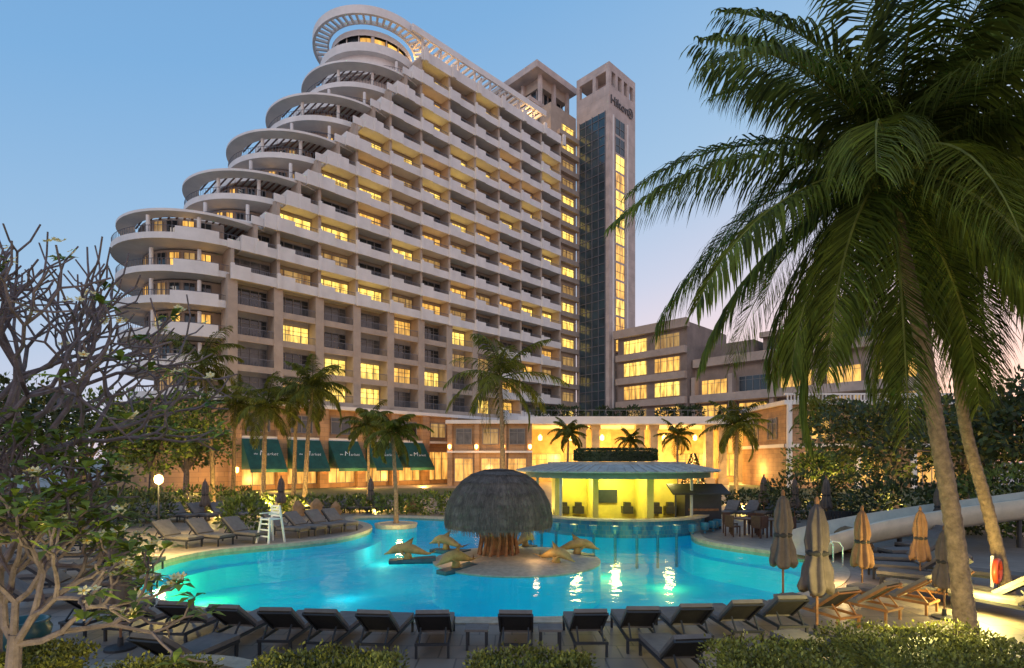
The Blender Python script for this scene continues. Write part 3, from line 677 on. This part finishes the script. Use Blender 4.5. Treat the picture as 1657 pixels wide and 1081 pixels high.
# hedges in front
def hedge(label,px0,px1,Y0,Y1,z1,seed,z0=0):
    rnd=random.Random(seed);a=Q(px0,Y0,z=0).x;b_=Q(px1,Y0,z=0).x;mb=MB()
    mb.box(a+.12,b_-.12,Y0+.12,Y1-.12,0,z1-.14)
    n=int((b_-a)*3600)
    for _ in range(n):
        f=rnd.random()
        if f<.66:
            x=rnd.uniform(a,b_);y=rnd.uniform(Y0,Y1);p=(x,y,z1-abs(rnd.gauss(0,.06))+.05*math.sin(x*5+seed)*math.cos(y*6)+(.08 if rnd.random()<.06 else 0));d=(rnd.uniform(-1,1),rnd.uniform(-1,1),1)
        elif f<.84: p=(rnd.uniform(a,b_),Y0+rnd.uniform(-.03,.1),rnd.uniform(z1-.5,z1));d=(rnd.uniform(-1,1),-1,.6)
        else:
            q=rnd.choice((a,b_));p=(q+rnd.uniform(-.08,.08),rnd.uniform(Y0,Y1),rnd.uniform(z1-.5,z1));d=(1 if q==b_ else -1,rnd.uniform(-1,1),.6)
        mb.leaf(p,d,.055*rnd.uniform(.6,1.3),.015)
    tag(mb.build('clipped_hedge',M['hedge']),label,'hedge')
hedge('clipped hedge at the bottom left corner',-60,75,6.1,6.9,.92,1)
hedge('low clipped hedge beside the curved planter wall at bottom left',130,290,5.9,6.6,.85,2)
hedge('clipped hedge at the bottom, left of centre',390,625,5.9,6.75,.9,3)
hedge('clipped hedge at the bottom centre',760,965,5.9,6.75,.9,4)
hedge('clipped hedge at the bottom right, left of the palm',1195,1400,6.1,7.2,.9,5)
hedge('clipped hedge at the bottom right around the big palm',1440,1740,6.3,7.8,.9,6)
# ---------------------------------------------------------------- frangipani
def frang(label,base,zs,H0,seed,depth,leafz,lp,r0=.055,fl=.13,dirs=None,name='frangipani_tree'):
    rnd=random.Random(seed);t=thing(name,label,'tree',base);br=MB();lf=MB();fw=MB();tips=[]
    def grow(p,d,l_,r_,k):
        q=p+d*l_;mid=p.lerp(q,.5)+Vector((rnd.uniform(-1,1),rnd.uniform(-1,1),rnd.uniform(-1,0)))*l_*.12
        br.tube([p,mid,q],[r_,r_*.88,r_*.8],5 if k<4 else 7)
        if k==0: tips.append((q,d));return
        m_=3 if rnd.random()<.3 else 2;ph=rnd.uniform(0,6.28)
        for j in range(m_):
            a=ph+j*2*PI/m_+rnd.uniform(-.4,.4);ax=d.orthogonal().normalized();ax=Matrix.Rotation(a,3,d)@ax
            nd=(d+ax*rnd.uniform(.5,.95)+Vector((0,0,.2))).normalized();grow(q,nd,l_*rnd.uniform(.72,1.0),max(r_*.76,.012),k-1)
    for dv in dirs or ((0,0,1),(.6,-.2,.75),(.3,.5,.9),(-.4,.1,1),(.8,.2,.2)):
        grow(Vector((0,0,zs)),Vector(dv).normalized(),H0,r0,depth)
    br.tube([(.1,0,-.05),(-.05,0,zs*.5),(0,0,zs+.1)],[r0*2.6,r0*2,r0*1.5],10);br.build('trunk',M['bark2'],t)
    for q,d in tips:
        wz=q.z+base[2]
        pl=lp if wz<leafz else (.25 if wz<leafz+.5 else .03)
        if rnd.random()<pl:
            for j in range(rnd.randint(6,10)):
                a=rnd.uniform(0,6.28);dd=Vector((math.cos(a),math.sin(a),rnd.uniform(-.2,.8)));l_=rnd.uniform(.14,.28);s=dd.cross(Vector((0,0,1))).normalized()*l_*.18;dd.normalize();m1=q+dd*l_*.5+Vector((0,0,.015));e1=q+dd*l_+Vector((0,0,-.04))
                lf.add([q,m1-s,m1,m1+s,e1],[(0,1,2),(0,2,3),(1,4,2),(2,4,3)],0)
        if rnd.random()<fl:
            for j in range(rnd.randint(2,5)):
                c=q+Vector((rnd.uniform(-.07,.07),rnd.uniform(-.07,.07),rnd.uniform(.02,.1)))
                tl=Vector((rnd.uniform(-.5,.5),rnd.uniform(-1,.1),.6)).normalized();u=tl.orthogonal().normalized();v=tl.cross(u)
                for k in range(5):
                    a=k*2*PI/5;dd=u*math.cos(a)+v*math.sin(a);sd=u*-math.sin(a)+v*math.cos(a);fw.add([c,c+dd*.032+sd*.02,c+dd*.055+tl*.01,c+dd*.032-sd*.016],[(0,1,2,3)],0)
                fw.add([c+tl*.004+u*.016,c+tl*.004+v*.016,c+tl*.004-u*.016,c+tl*.004-v*.016],[(0,1,2,3)],1)
    lf.build('foliage',M['leaf'],t);fw.build('flowers',[M['petal'],M['petalc']],t)
frang('tall frangipani at the left with bare grey branches above leafy flowering ones',(-6.9,7.2,0),3.0,.78,4,5,3.9,.8,fl=.09,dirs=((0,0,1),(.5,-.2,.8),(.3,.5,.9),(-.4,.1,1),(.8,.2,.35)))
frang('low leafy flowering frangipani at the lower left beside the teal pot',(-5.0,5.6,0),1.35,.42,9,4,9,.75,.04,.22)
frang('leafy frangipani behind the low one at the left',(-6.1,6.6,0),1.9,.50,14,4,9,.7,.04,.15)
# pot
mb=MB();mb.lathe([(.18,0),(.34,.2),(.38,.42),(.33,.5),(.36,.56),(.3,.56),(.28,.45)],20);tag(mb.build('plant_pot',M['pot'],None,P(38,1058),smooth=True),'round teal glazed pot at the lower left under the frangipani','pot')
mb=MB();mb.arc(0,0,1.55,1.85,20,160,0,.5,24);tag(mb.build('planter_wall',M['coping'],None,(-4.4,5.9,0)),'low curved concrete planter wall at the bottom left','wall')
# ---------------------------------------------------------------- thatched hut island
ic=Vector((.15,18.4,0));hc=Vector((-.45,18.5,0))
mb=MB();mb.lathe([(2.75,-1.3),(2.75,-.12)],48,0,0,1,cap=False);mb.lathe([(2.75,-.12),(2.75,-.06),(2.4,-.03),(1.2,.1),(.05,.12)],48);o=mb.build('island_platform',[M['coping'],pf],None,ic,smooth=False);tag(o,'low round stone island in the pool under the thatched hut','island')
hut=thing('thatched_hut','domed grey thatched hut on the round pool island','hut',hc)
mb=MB();prof=[(1.56,1.03),(1.76,1.02),(1.79,1.2),(1.76,1.5),(1.67,1.85),(1.49,2.2),(1.2,2.54),(.87,2.76),(.45,2.89),(.05,2.93)]
mb.lathe(prof,48,0,0,0,.008,13);
rnd=random.Random(3)
for _ in range(15000):
    f=rnd.uniform(.02,1)**.8*8+.6;f=min(f,8.9);i=int(f);u=f-i;r0,z0=prof[i];r1,z1=prof[i+1];r_=r0+(r1-r0)*u;z=z0+(z1-z0)*u
    a=rnd.uniform(0,6.283);c=math.cos(a);s=math.sin(a);dr=(r0-r1);dz_=(z0-z1);ln=math.hypot(dr,dz_) or 1;dr/=ln;dz_/=ln;l_=rnd.uniform(.10,.2);w_=rnd.uniform(.005,.010);lift=rnd.uniform(.0,.012)
    p=Vector(((r_+.008)*c,(r_+.008)*s,z));q=Vector(((r_+dr*l_+lift)*c,(r_+dr*l_+lift)*s,z+dz_*l_+lift*.3));sd=Vector((-s,c,0))*w_
    mb.add([p-sd,p+sd,q+sd,q-sd],[(0,1,2,3)])
mb.build('thatch_roof',M['thatch'],hut)
mb=MB();mb.lathe([(1.5,1.3),(.1,2.3)],24);mb.build('ceiling',M['post'],hut)
for i in range(16):
    a=i*2*PI/16;mb=MB();mb.tube([(.66*math.cos(a),.66*math.sin(a),.08),(.58*math.cos(a+.1),.58*math.sin(a+.1),.6),(.66*math.cos(a),.66*math.sin(a),1.5)],[.055,.05,.05],7);mb.build('post',M['post'],hut)
mb=MB();mb.tube([(0,0,.08),(0,0,1.9)],.42,10);mb.build('core',M['post'],hut)
light('POINT',(hc.x+1.2,hc.y-1.3,.45),10,(1,.62,.25),.1,'hut_light');light('POINT',(hc.x-1.3,hc.y-1.2,.45),10,(1,.62,.25),.1,'hut_light')
# dolphins
mb=MB();sp_=[(-.78,.16,.025),(-.64,.17,.055),(-.45,.23,.10),(-.2,.32,.155),(.08,.38,.18),(.3,.37,.165),(.47,.31,.13),(.58,.25,.08),(.67,.21,.045),(.80,.17,.02)]
mb.tube([(x,0,z+.06) for x,z,r_ in sp_],[r_ for x,z,r_ in sp_],12)
mb.add([(-.12,0,.50),(.16,0,.58),(-.20,0,.80),(-.02,.03,.54),(-.02,-.03,.54)],[(0,3,2),(3,1,2),(1,4,2),(4,0,2)])
mb.tube([(0,0,.02),(0,0,.32)],[.16,.10],8)
for s in (-1,1):
    mb.add([(-.72,0,.24),(-.98,s*.24,.34),(-.84,s*.05,.24),(-.74,0,.20)],[(0,1,2),(1,3,2),(0,3,1)])
    mb.add([(.34,s*.13,.38),(.16,s*.15,.34),(.04,s*.38,.14),(.2,s*.15,.30)],[(0,1,2),(1,3,2),(3,0,2)])
dl=['ochre dolphin statue at the left end of the island','ochre dolphin statue at the back left of the hut','ochre dolphin statue at the front left of the hut','ochre dolphin statue behind the hut post, back right','ochre dolphin statue at the front right of the hut','ochre dolphin statue at the right end of the island']
dolp=None
for i,(px,py,az,lb) in enumerate(((660,904,188,dl[0]),(722,889,150,dl[1]),(738,918,228,dl[2]),(850,884,60,dl[3]),(900,912,-48,dl[4]),(934,896,-5,dl[5]))):
    p=P(px,py)
    t=thing('dolphin_statue',lb,'statue',(p.x,p.y,-.06),math.radians(az))
    if dolp is None: dolp=mb.build('body',M['dolphin'],t,smooth=True);dolp.scale=(.95,)*3
    else: c=dolp.copy();C.objects.link(c);c.parent=t
    m2=MB();m2.add([(-.9,-.26,-.08),(.6,-.2,-.08),(.6,.2,-.08),(-.9,.26,-.08),(-.9,-.26,.10),(.6,-.2,.04),(.6,.2,.04),(-.9,.26,.10)],[(3,2,1,0),(4,5,6,7),(0,1,5,4),(1,2,6,5),(2,3,7,6),(3,0,4,7)]);m2.build('base',M['pad'],t)
# ---------------------------------------------------------------- swim-up bar
bc_=Vector((5.2,28.0,0));bar=thing('pool_bar','round swim up bar with pale ridged roof and lit yellow interior','bar',bc_)
mb=MB();prof=[(4.95,2.66),(5.0,2.72),(3.6,3.0),(3.4,3.02),(3.4,3.12),(.1,3.14)];mb.lathe(prof,72,0,0,0)
for k in range(72):
    a=2*PI*k/72;mb.beam((4.98*math.cos(a),4.98*math.sin(a),2.73),(3.6*math.cos(a),3.6*math.sin(a),3.01),.06)
mb.build('roof',M['barroof'],bar)
mb=MB();mb.arc(0,0,4.4,4.52,0,360,2.40,2.65,60);mb.lathe([(4.9,2.655),(.1,2.65)],48);mb.build('fascia',M['bargreen'],bar)
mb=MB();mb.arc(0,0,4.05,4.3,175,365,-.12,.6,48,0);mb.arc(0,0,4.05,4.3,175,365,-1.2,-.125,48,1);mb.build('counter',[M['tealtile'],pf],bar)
mb=MB();mb.arc(0,0,3.9,4.5,175,365,.6,.68,48);mb.build('counter_top',M['coping'],bar)
mb=MB();mb.lathe([(3.9,-.3),(3.9,-.02),(.1,-.01)],40);mb.build('bar_floor',M['coping'],bar)
mb=MB();mb.box(-3.2,3.0,-.4,0,0,2.64,0);mb.box(-3.2,-3.0,-2.4,-.4,0,2.64,0);mb.box(.9,1.2,-2.9,-.4,0,2.64,0);mb.box(-1.5,-1.25,-2.6,-.4,0,2.64,0);mb.build('inner_wall',M['baryel'],bar)
mb=MB();mb.box(-1.05,.0,-.52,-.41,1.1,1.75,0);mb.build('screen',M['screen'],bar)
for x in (-2.9,-2.2,.2,1.6,2.3):
    mb=MB();mb.box(x,x+.5,-.95,-.45,.6,.95,0);mb.box(x+.1,x+.4,-.9,-.5,.95,1.15,0);mb.build('bar_appliance',M['dark'],bar)
for a in (190,222,318,350):
    mb=MB();x=4.0*math.cos(math.radians(a));y=4.0*math.sin(math.radians(a));mb.lathe([(.07,.68),(.07,2.64)],10,x,y);mb.build('post',M['barroof'],bar)
rnd=random.Random(2);mb=MB()
for k in range(2600):
    a=rnd.uniform(0,6.28);r_=2.0*math.sqrt(rnd.random());s=1 if rnd.random()<.5 else 0
    if s:r_=2.0
    mb.leaf((bc_.x+r_*math.cos(a),bc_.y+r_*math.sin(a),3.70 if not s else rnd.uniform(3.16,3.70)),(math.cos(a)*s+rnd.uniform(-.5,.5),math.sin(a)*s,1-.5*s),.13,.035)
mb.lathe([(1.92,3.15),(1.92,3.65),(.1,3.65)],24,bc_.x,bc_.y)
tag(mb.build('roof_hedge',M['leafd']),'round clipped hedge growing on top of the pool bar roof','hedge')
light('POINT',(bc_.x-2.2,bc_.y-1.8,2.2),120,(1,.88,.25),.2,'bar_light');light('POINT',(bc_.x-.3,bc_.y-1.7,2.2),160,(1,.9,.28),.2,'bar_light');light('POINT',(bc_.x+2.2,bc_.y-1.8,2.2),120,(1,.8,.25),.2,'bar_light')
for k in range(15):
    a=math.radians(196+k*148/14);x=bc_.x+4.85*math.cos(a);y=bc_.y+4.85*math.sin(a)
    t=thing('bar_stool',f'{ORD[k]} teal stool from the left along the swim up bar counter','stool',(x,y,-.9))
    if k==0:
        mb=MB();mb.lathe([(.06,-.4),(.06,1.1)],8);s0=mb.build('pedestal',M['tealtile'],t);mb=MB();mb.lathe([(.04,1.02),(.17,1.06),(.2,1.24),(.2,1.36),(.1,1.38)],12);s1=mb.build('seat',M['tealtile'],t)
    else:
        for s in (s0,s1): c=s.copy();C.objects.link(c);c.parent=t
ks=thing('kiosk','small dark kiosk with a sloping awning at the right of the pool bar','kiosk',P(1138,856))
mb=MB();mb.box(-.85,.85,0,1.6,0,1.75);mb.build('wall',M['dark'],ks)
mb=MB();mb.add([(-1.7,.1,2.05),(.9,.1,2.05),(.9,-1.0,1.65),(-1.7,-1.0,1.65),(-1.7,.1,2.11),(.9,.1,2.11),(.9,-1.0,1.71),(-1.7,-1.0,1.71)],[(0,1,2,3),(7,6,5,4),(3,2,6,7),(0,3,7,4),(1,0,4,5),(2,1,5,6)]);mb.build('awning',M['cushd'],ks)
mb=MB();mb.box(-.7,.7,-.06,0,.85,.95);mb.build('shelf',M['post'],ks)
mb=MB();mb.box(-1.6,-1.54,-.95,-.89,0,1.7);mb.build('post',M['dark'],ks)
# ---------------------------------------------------------------- loungers
G='sun loungers around the pool'
def make_lounger(cm,label):
    t=thing('sun_lounger',label,'sun lounger',(0,0,0),0,G)
    mb=MB();
    for x in (-.34,.30): mb.box(x,x+.04,-.9,1.0,.26,.32)
    for y in (-.9,.96): mb.box(-.30,.30,y,y+.04,.265,.315)
    mb.build('frame',cm,t)
    mb=MB();mb.box(-.32,.32,-.2,1.02,.325,.41);mb.build('seat_cushion',M['cushion'],t)
    a=math.radians(38);c=math.cos(a);s=math.sin(a);Lb=.82
    def q(l_,h): return (-.22-l_*c+h*s,.36+l_*s+h*c)
    def slab(mb,x0,x1,l0,l1,h0,h1):
        p=[q(l0,h0),q(l1,h0),q(l1,h1),q(l0,h1)];mb.add([(x0,y,z) for y,z in p]+[(x1,y,z) for y,z in p],[(0,1,2,3),(7,6,5,4),(0,4,5,1),(1,5,6,2),(2,6,7,3),(3,7,4,0)])
    mb=MB();slab(mb,-.35,-.31,0,Lb,-.03,.025);slab(mb,.31,.35,0,Lb,-.03,.025);slab(mb,-.308,.308,Lb-.04,Lb,-.03,-.003)
    mb.beam((-.25,-.62,.55),(-.25,-.85,.28),.03);mb.beam((.25,-.62,.55),(.25,-.85,.28),.03);bf=mb.build('backrest',cm,t)
    mb=MB();slab(mb,-.33,.33,0,Lb,.03,.11);mb.build('back_cushion',M['cushion'],bf)
    mb=MB();slab(mb,-.30,.30,.04,Lb-.05,-.0,.027);mb.build('back_sling',M['cushd'],bf)
    for x in (-.34,.29):
        for y in (-.86,.9):
            mb=MB();mb.box(x,x+.05,y,y+.05,0,.26);mb.build('leg',cm,t)
    return t
l0=make_lounger(M['dark'],'');l1=make_lounger(M['orangewood'],'')
used={0:False,1:False}
def place(px,py,fx,fy,label,kind=0,sc_=1):
    p=P(px,py);rz=math.atan2(fy-p.y,fx-p.x)-PI/2+R.uniform(-.06,.06);src=l1 if kind else l0
    if not used[kind]:
        used[kind]=True;src.location=p;src.rotation_euler=(0,0,rz);src['label']=label;src.scale=(sc_,)*3
    else: dup(src,p,rz,label,sc_)
fr=[(175,1012),(242,1020),(322,1027),(400,1033),(474,1038),(545,1041),(625,1043),(706,1043),(836,1043),(945,1041),(1026,1036),(1105,1031),(1180,1024),(1250,1016)]
for i,(px,py) in enumerate(fr):
    place(px,py,(px-828)/828*7,24,f'{ORD[i]} lounger from the left in the front row, back to the camera',0,.82)
for i,(px,py) in enumerate(((1322,1003),(1386,992),(1446,981),(1506,971))):
    place(px,py,2,22,f'{ORD[i]} teak framed lounger from the left at the near right pool edge',1,.84)
lf=[(60,985),(118,965),(30,950),(90,935),(20,920),(120,912),(60,898),(150,893),(185,960),(205,925),(180,905)]
for i,(px,py) in enumerate(lf): place(px,py,4,18+py*0,f'lounger on the left deck under the frangipani, {ORD[i]} in the cluster',0,.9)
for i,(px,py) in enumerate(((285,884),(338,880),(395,876))): place(px,py,-1,17,f'{ORD[i]} lounger of the three on the left rear pool edge')
for i,(px,py) in enumerate(((462,868),(492,864),(522,860),(548,857))): place(px,py,0,20,f'{ORD[i]} lounger from the left in the row right of the lifeguard chair')
for i in range(8): place(195+i*33,846-i*.8,-3,20,f'{ORD[i]} lounger from the left in the far left row')
for i in range(6): place(485+i*26,829,0,24,f'{ORD[i]} lounger from the left in the farthest row before the garden')
for i,(px,py) in enumerate(((1500,955),(1475,938),(1465,922),(1480,908),(1500,897))): place(px,py,6,py*0+17,f'{ORD[i]} lounger from the front in the right deck column')
for i,(px,py) in enumerate(((1640,1000),(1600,985),(1645,955))): place(px,py,6,20,f'{ORD[i]} lounger beside the second palm trunk')
for i in range(6): place(1180+i*32,838,4,22,f'{ORD[i]} lounger from the left in the far right row')
for i,(px,py) in enumerate(((1090,1088),(1330,1080),(300,1088))): place(px,py,px/800-1,30,['lounger in the bottom row, centre right','lounger in the bottom row beside the right hedge','lounger in the bottom row at the left'][i],0,.82)
for i,(px,lb) in enumerate(((772,'low side table at centre between front loungers'),(890,'low side table right of centre between front loungers'))):
    t=thing('side_table',lb,'table',P(px,1048));mb=MB();mb.box(-.2,.2,-.18,.18,.32,.36);mb.build('table_top',M['cushion'],t)
    for x in(-.18,.14):
        for y in (-.16,.12): mb=MB();mb.box(x,x+.04,y,y+.04,0,.32);mb.build('leg',M['dark'],t)
# umbrellas
def make_umb(cm,label):
    t=thing('closed_umbrella',label,'umbrella',(0,0,0),0,'closed pool umbrellas')
    mb=MB();mb.tube([(0,0,.06),(0,0,2.5)],.025,8);mb.build('pole',M['post'],t)
    mb=MB();mb.lathe([(.05,.95),(.24,.86),(.27,.95),(.22,1.25),(.15,1.55),(.19,1.75),(.16,2.05),(.10,2.3),(.03,2.42)],64,0,0,0,.16,8)
    rnd=random.Random(4);mb.v=[(x*(1+.12*math.sin(z*9+math.atan2(y,x)*3)),y*(1+.1*math.sin(z*7+math.atan2(y,x)*2)),z+(.05*math.sin(math.atan2(y,x)*4) if z<1 else 0)) for x,y,z in mb.v]
    cn=mb.build('canopy',cm,t,smooth=True)
    mb=MB();mb.lathe([(.165,1.5),(.19,1.53),(.19,1.57),(.165,1.6)],24);mb.build('strap',M['cushd'],cn)
    mb=MB();mb.lathe([(.3,0),(.3,.05),(.06,.07),(.05,.25),(.02,.25)],20);mb.build('base',M['dark'],t)
    mb=MB();mb.lathe([(.04,2.42),(.045,2.48),(.02,2.55)],8);mb.build('finial',M['post'],t);return t
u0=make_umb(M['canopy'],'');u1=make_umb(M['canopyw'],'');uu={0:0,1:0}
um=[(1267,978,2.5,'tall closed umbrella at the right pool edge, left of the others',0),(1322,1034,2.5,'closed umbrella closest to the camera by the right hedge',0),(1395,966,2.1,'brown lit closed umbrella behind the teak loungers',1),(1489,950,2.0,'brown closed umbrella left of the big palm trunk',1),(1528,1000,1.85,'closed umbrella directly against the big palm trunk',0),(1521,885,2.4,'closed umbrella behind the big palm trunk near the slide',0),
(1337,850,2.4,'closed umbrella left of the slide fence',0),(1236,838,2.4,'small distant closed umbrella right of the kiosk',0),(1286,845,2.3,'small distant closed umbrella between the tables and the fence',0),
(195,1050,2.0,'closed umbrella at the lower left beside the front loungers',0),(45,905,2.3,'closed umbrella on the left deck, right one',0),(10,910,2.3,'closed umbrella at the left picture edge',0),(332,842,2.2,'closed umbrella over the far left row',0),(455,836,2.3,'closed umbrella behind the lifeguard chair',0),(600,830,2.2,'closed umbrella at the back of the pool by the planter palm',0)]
for px,py,h,lb,k in um:
    p=P(px,py);s=h/2.5;src=(u0,u1)[k]
    if not uu[k]: uu[k]=1;src.location=p;src.scale=(s,s,s);src['label']=lb
    else: dup(src,p,R.uniform(0,6),lb,s)
# lifeguard chair
t=thing('lifeguard_chair','tall white lifeguard chair on the left pool deck','lifeguard chair',P(438,878),math.radians(-30))
for x in (-1,1):
    for y in (-1,1): mb=MB();mb.beam((x*.36,y*.36,0),(x*.24,y*.22,1.0 if y<0 else 1.42),.06);mb.build('leg',M['wht'],t)
mb=MB();mb.box(-.28,.28,-.28,.24,.9,.95);mb.build('seat',M['wht'],t)
mb=MB()
for z in (1.0,1.12,1.24,1.36): mb.box(-.26,.26,.22,.26,z,z+.08)
mb.build('backrest',M['wht'],t)
mb=MB()
for z in (.25,.5,.72): mb.box(-.3,.3,-.34+z*.1,-.28+z*.1,z,z+.05)
mb.build('steps',M['wht'],t)
for x in (-.3,.26): mb=MB();mb.box(x,x+.05,-.28,.22,1.12,1.16);mb.build('armrest',M['wht'],t)
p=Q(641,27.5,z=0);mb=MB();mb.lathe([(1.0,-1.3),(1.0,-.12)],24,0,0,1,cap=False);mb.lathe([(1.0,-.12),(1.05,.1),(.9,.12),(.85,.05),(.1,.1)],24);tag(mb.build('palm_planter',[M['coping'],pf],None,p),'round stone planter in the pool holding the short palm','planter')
for i,(px,py,h) in enumerate(((482,835,.9),(512,834,1.0),(543,833,.8),(665,829,1.0))):
    mb=MB();rnd=random.Random(i);mb.lathe([(.35,0),(.42,.25),(.3,.45),(.36,.6),(.22,.8),(.05,1)],12,0,0,0,.12,3+i%2)
    o=mb.build('carved_stone',M['rock'],None,P(px,py),smooth=True);o.scale=(h,h,h);tag(o,['left carved tan stone behind the rear pool edge','middle carved tan stone behind the rear pool edge','right carved tan stone behind the rear pool edge','carved tan stone beside the planter palm'][i],'stone ornament')
# slide
sl=thing('water_slide','beige water slide chute curving down into the right side of the pool','water slide',P(1300,900))
o_=P(1300,900);pts=[Vector((9.45,18.0,.12)),Vector((10.5,18.6,.25)),Vector((12.0,19.4,.42)),Vector((14,20.1,.62)),Vector((16.2,20.4,.9)),Vector((18.6,20.4,1.2)),Vector((21.5,20.9,1.5)),Vector((24.5,22.3,1.9))]
mb=MB();sec=[(-.6,.50),(-.52,.52),(-.44,.14),(-.2,0),(.2,0),(.44,.14),(.52,.52),(.6,.50),(.52,.04),(.22,-.10),(-.22,-.10),(-.52,.04)]
fine=[]
for i in range(len(pts)-1):
    for k in range(6): fine.append(pts[i].lerp(pts[i+1],k/6))
fine.append(pts[-1])
for _ in range(4): fine=[fine[0]]+[(fine[i-1]+fine[i]*2+fine[i+1])/4 for i in range(1,len(fine)-1)]+[fine[-1]]
vs=[];n=len(sec)
for i,q_ in enumerate(fine):
    d=(fine[min(i+1,len(fine)-1)]-fine[max(i-1,0)]).normalized();s=Vector((-d.y,d.x,0)).normalized()
    for a,h in sec: vs.append(q_+s*a*1.25+Vector((0,0,h*1.35))-o_)
fs=[(i*n+k,i*n+(k+1)%n,(i+1)*n+(k+1)%n,(i+1)*n+k) for i in range(len(fine)-1) for k in range(n)]
mb.add(vs,fs);mb.build('chute',M['chute'],sl,smooth=True)
for q_ in pts[2:]: mb=MB();mb.tube([q_-o_-Vector((0,0,q_.z)),q_-o_],.08,8);mb.build('support',M['dark'],sl)
fa=Q(1335,24.6,z=0);fe=thing('dark_fence','dark vertical board fence behind the slide','fence',fa)
mb=MB()
for i in range(38): mb.box(i*.15,i*.15+.12,0,.04,0,.95)
mb.box(0,5.7,.045,.09,.2,.28);mb.box(0,5.7,.045,.09,.75,.83);mb.build('boards',M['cushd'],fe)
for i,(px,py,s) in enumerate(((1352,888,.75),(1318,893,.5),(1385,893,.55))):
    bm=bmesh.new();bmesh.ops.create_icosphere(bm,subdivisions=3,radius=1)
    for v in bm.verts:
        k=1+.16*math.sin(v.co.x*4+i)+.12*math.cos(v.co.y*5+v.co.z*4+i);v.co*=k*s;v.co.z*=.8
    me=bpy.data.meshes.new('boulder');bm.to_mesh(me);bm.free();me.materials.append(M['rock']);o=bpy.data.objects.new('boulder',me);C.objects.link(o);q_=P(px,py);o.location=(q_.x,q_.y,s*.35)
    tag(o,['largest tan boulder beside the slide mouth','small tan boulder left of the slide mouth','tan boulder right of the slide mouth'][i],'boulder')
t=thing('pool_handrail','curved steel handrail pair at the right pool edge','handrail',P(1345,918))
for y in (0,.5): mb=MB();mb.tube([(.35,y,0),(.35,y,.6),(.25,y,.75),(.05,y,.78),(-.15,y,.65),(-.3,y,.2),(-.32,y,-.3)],.022,7);mb.build('rail',M['wht'],t,smooth=True)
t=thing('life_ring','orange life ring hanging on a post beside the second palm trunk','life ring',P(1608,975),math.radians(38))
mb=MB();mb.tube([(.24*math.cos(a),-.06,.72+.24*math.sin(a)) for a in [i*2*PI/24 for i in range(25)]],.055,8);mb.build('ring',M['ring'],t,smooth=True)
mb=MB();mb.box(-.03,.03,-.0,.05,0,1.05);mb.build('post',M['wht'],t)
def chair(loc,rz,label,src=[None]):
    if src[0] is None:
        t=thing('patio_chair',label,'chair',loc,rz,'brown patio chairs');src[0]=t
        mb=MB();mb.box(-.22,.22,-.22,.22,.4,.45);mb.build('seat',M['chairbrown'],t)
        mb=MB();mb.box(-.22,.22,.19,.24,.45,.9);mb.build('backrest',M['chairbrown'],t)
        for x in(-.22,.18):
            for y in (-.22,.18): mb=MB();mb.box(x,x+.04,y,y+.04,0,.4);mb.build('leg',M['chairbrown'],t)
    else: dup(src[0],loc,rz,label)
for i,(px,py) in enumerate(((1205,866),(1248,868))):
    p=P(px,py);t=thing('round_table',['round brown patio table at left right of the kiosk','round brown patio table at right, nearer the umbrella'][i],'table',p)
    mb=MB();mb.lathe([(.1,.68),(.5,.7),(.5,.74),(.02,.74)],20);mb.build('table_top',M['chairbrown'],t);mb=MB();mb.tube([(0,0,0),(0,0,.7)],.05,8);mb.build('pedestal',M['chairbrown'],t)
    for k in range(4):
        a=k*PI/2+.5;chair((p.x+.75*math.cos(a),p.y+.75*math.sin(a),0),a-PI/2,f'brown patio chair at the {["left","right"][i]} round table, on its {["rear right","rear left","front left","front right"][k]} side')
# garden lamp
t=thing('garden_lamp','bright garden lamp shining among the left shrubs','lamp',Q(257,24,z=0))
mb=MB();mb.tube([(0,0,0),(0,0,2.2)],.04,8);mb.build('post',M['dark'],t);mb=MB();mb.lathe([(.03,2.15),(.15,2.25),(.18,2.4),(.13,2.53),(.02,2.6)],12);mb.build('lamp_globe',M['bulb'],t,smooth=True)
q_=Q(257,24,z=2.4);light('POINT',(q_.x,q_.y-.3,2.4),500,(1,.72,.2),.12,'garden_light')
light('POINT',(-3.9,3.9,1.2),150,(1,.86,.36),.15,'garden_light')
light('POINT',(-12,19,1.2),260,(1,.72,.2),.1,'garden_light')
light('POINT',(8.5,14.2,.5),60,(1,.65,.25),.1,'deck_light')
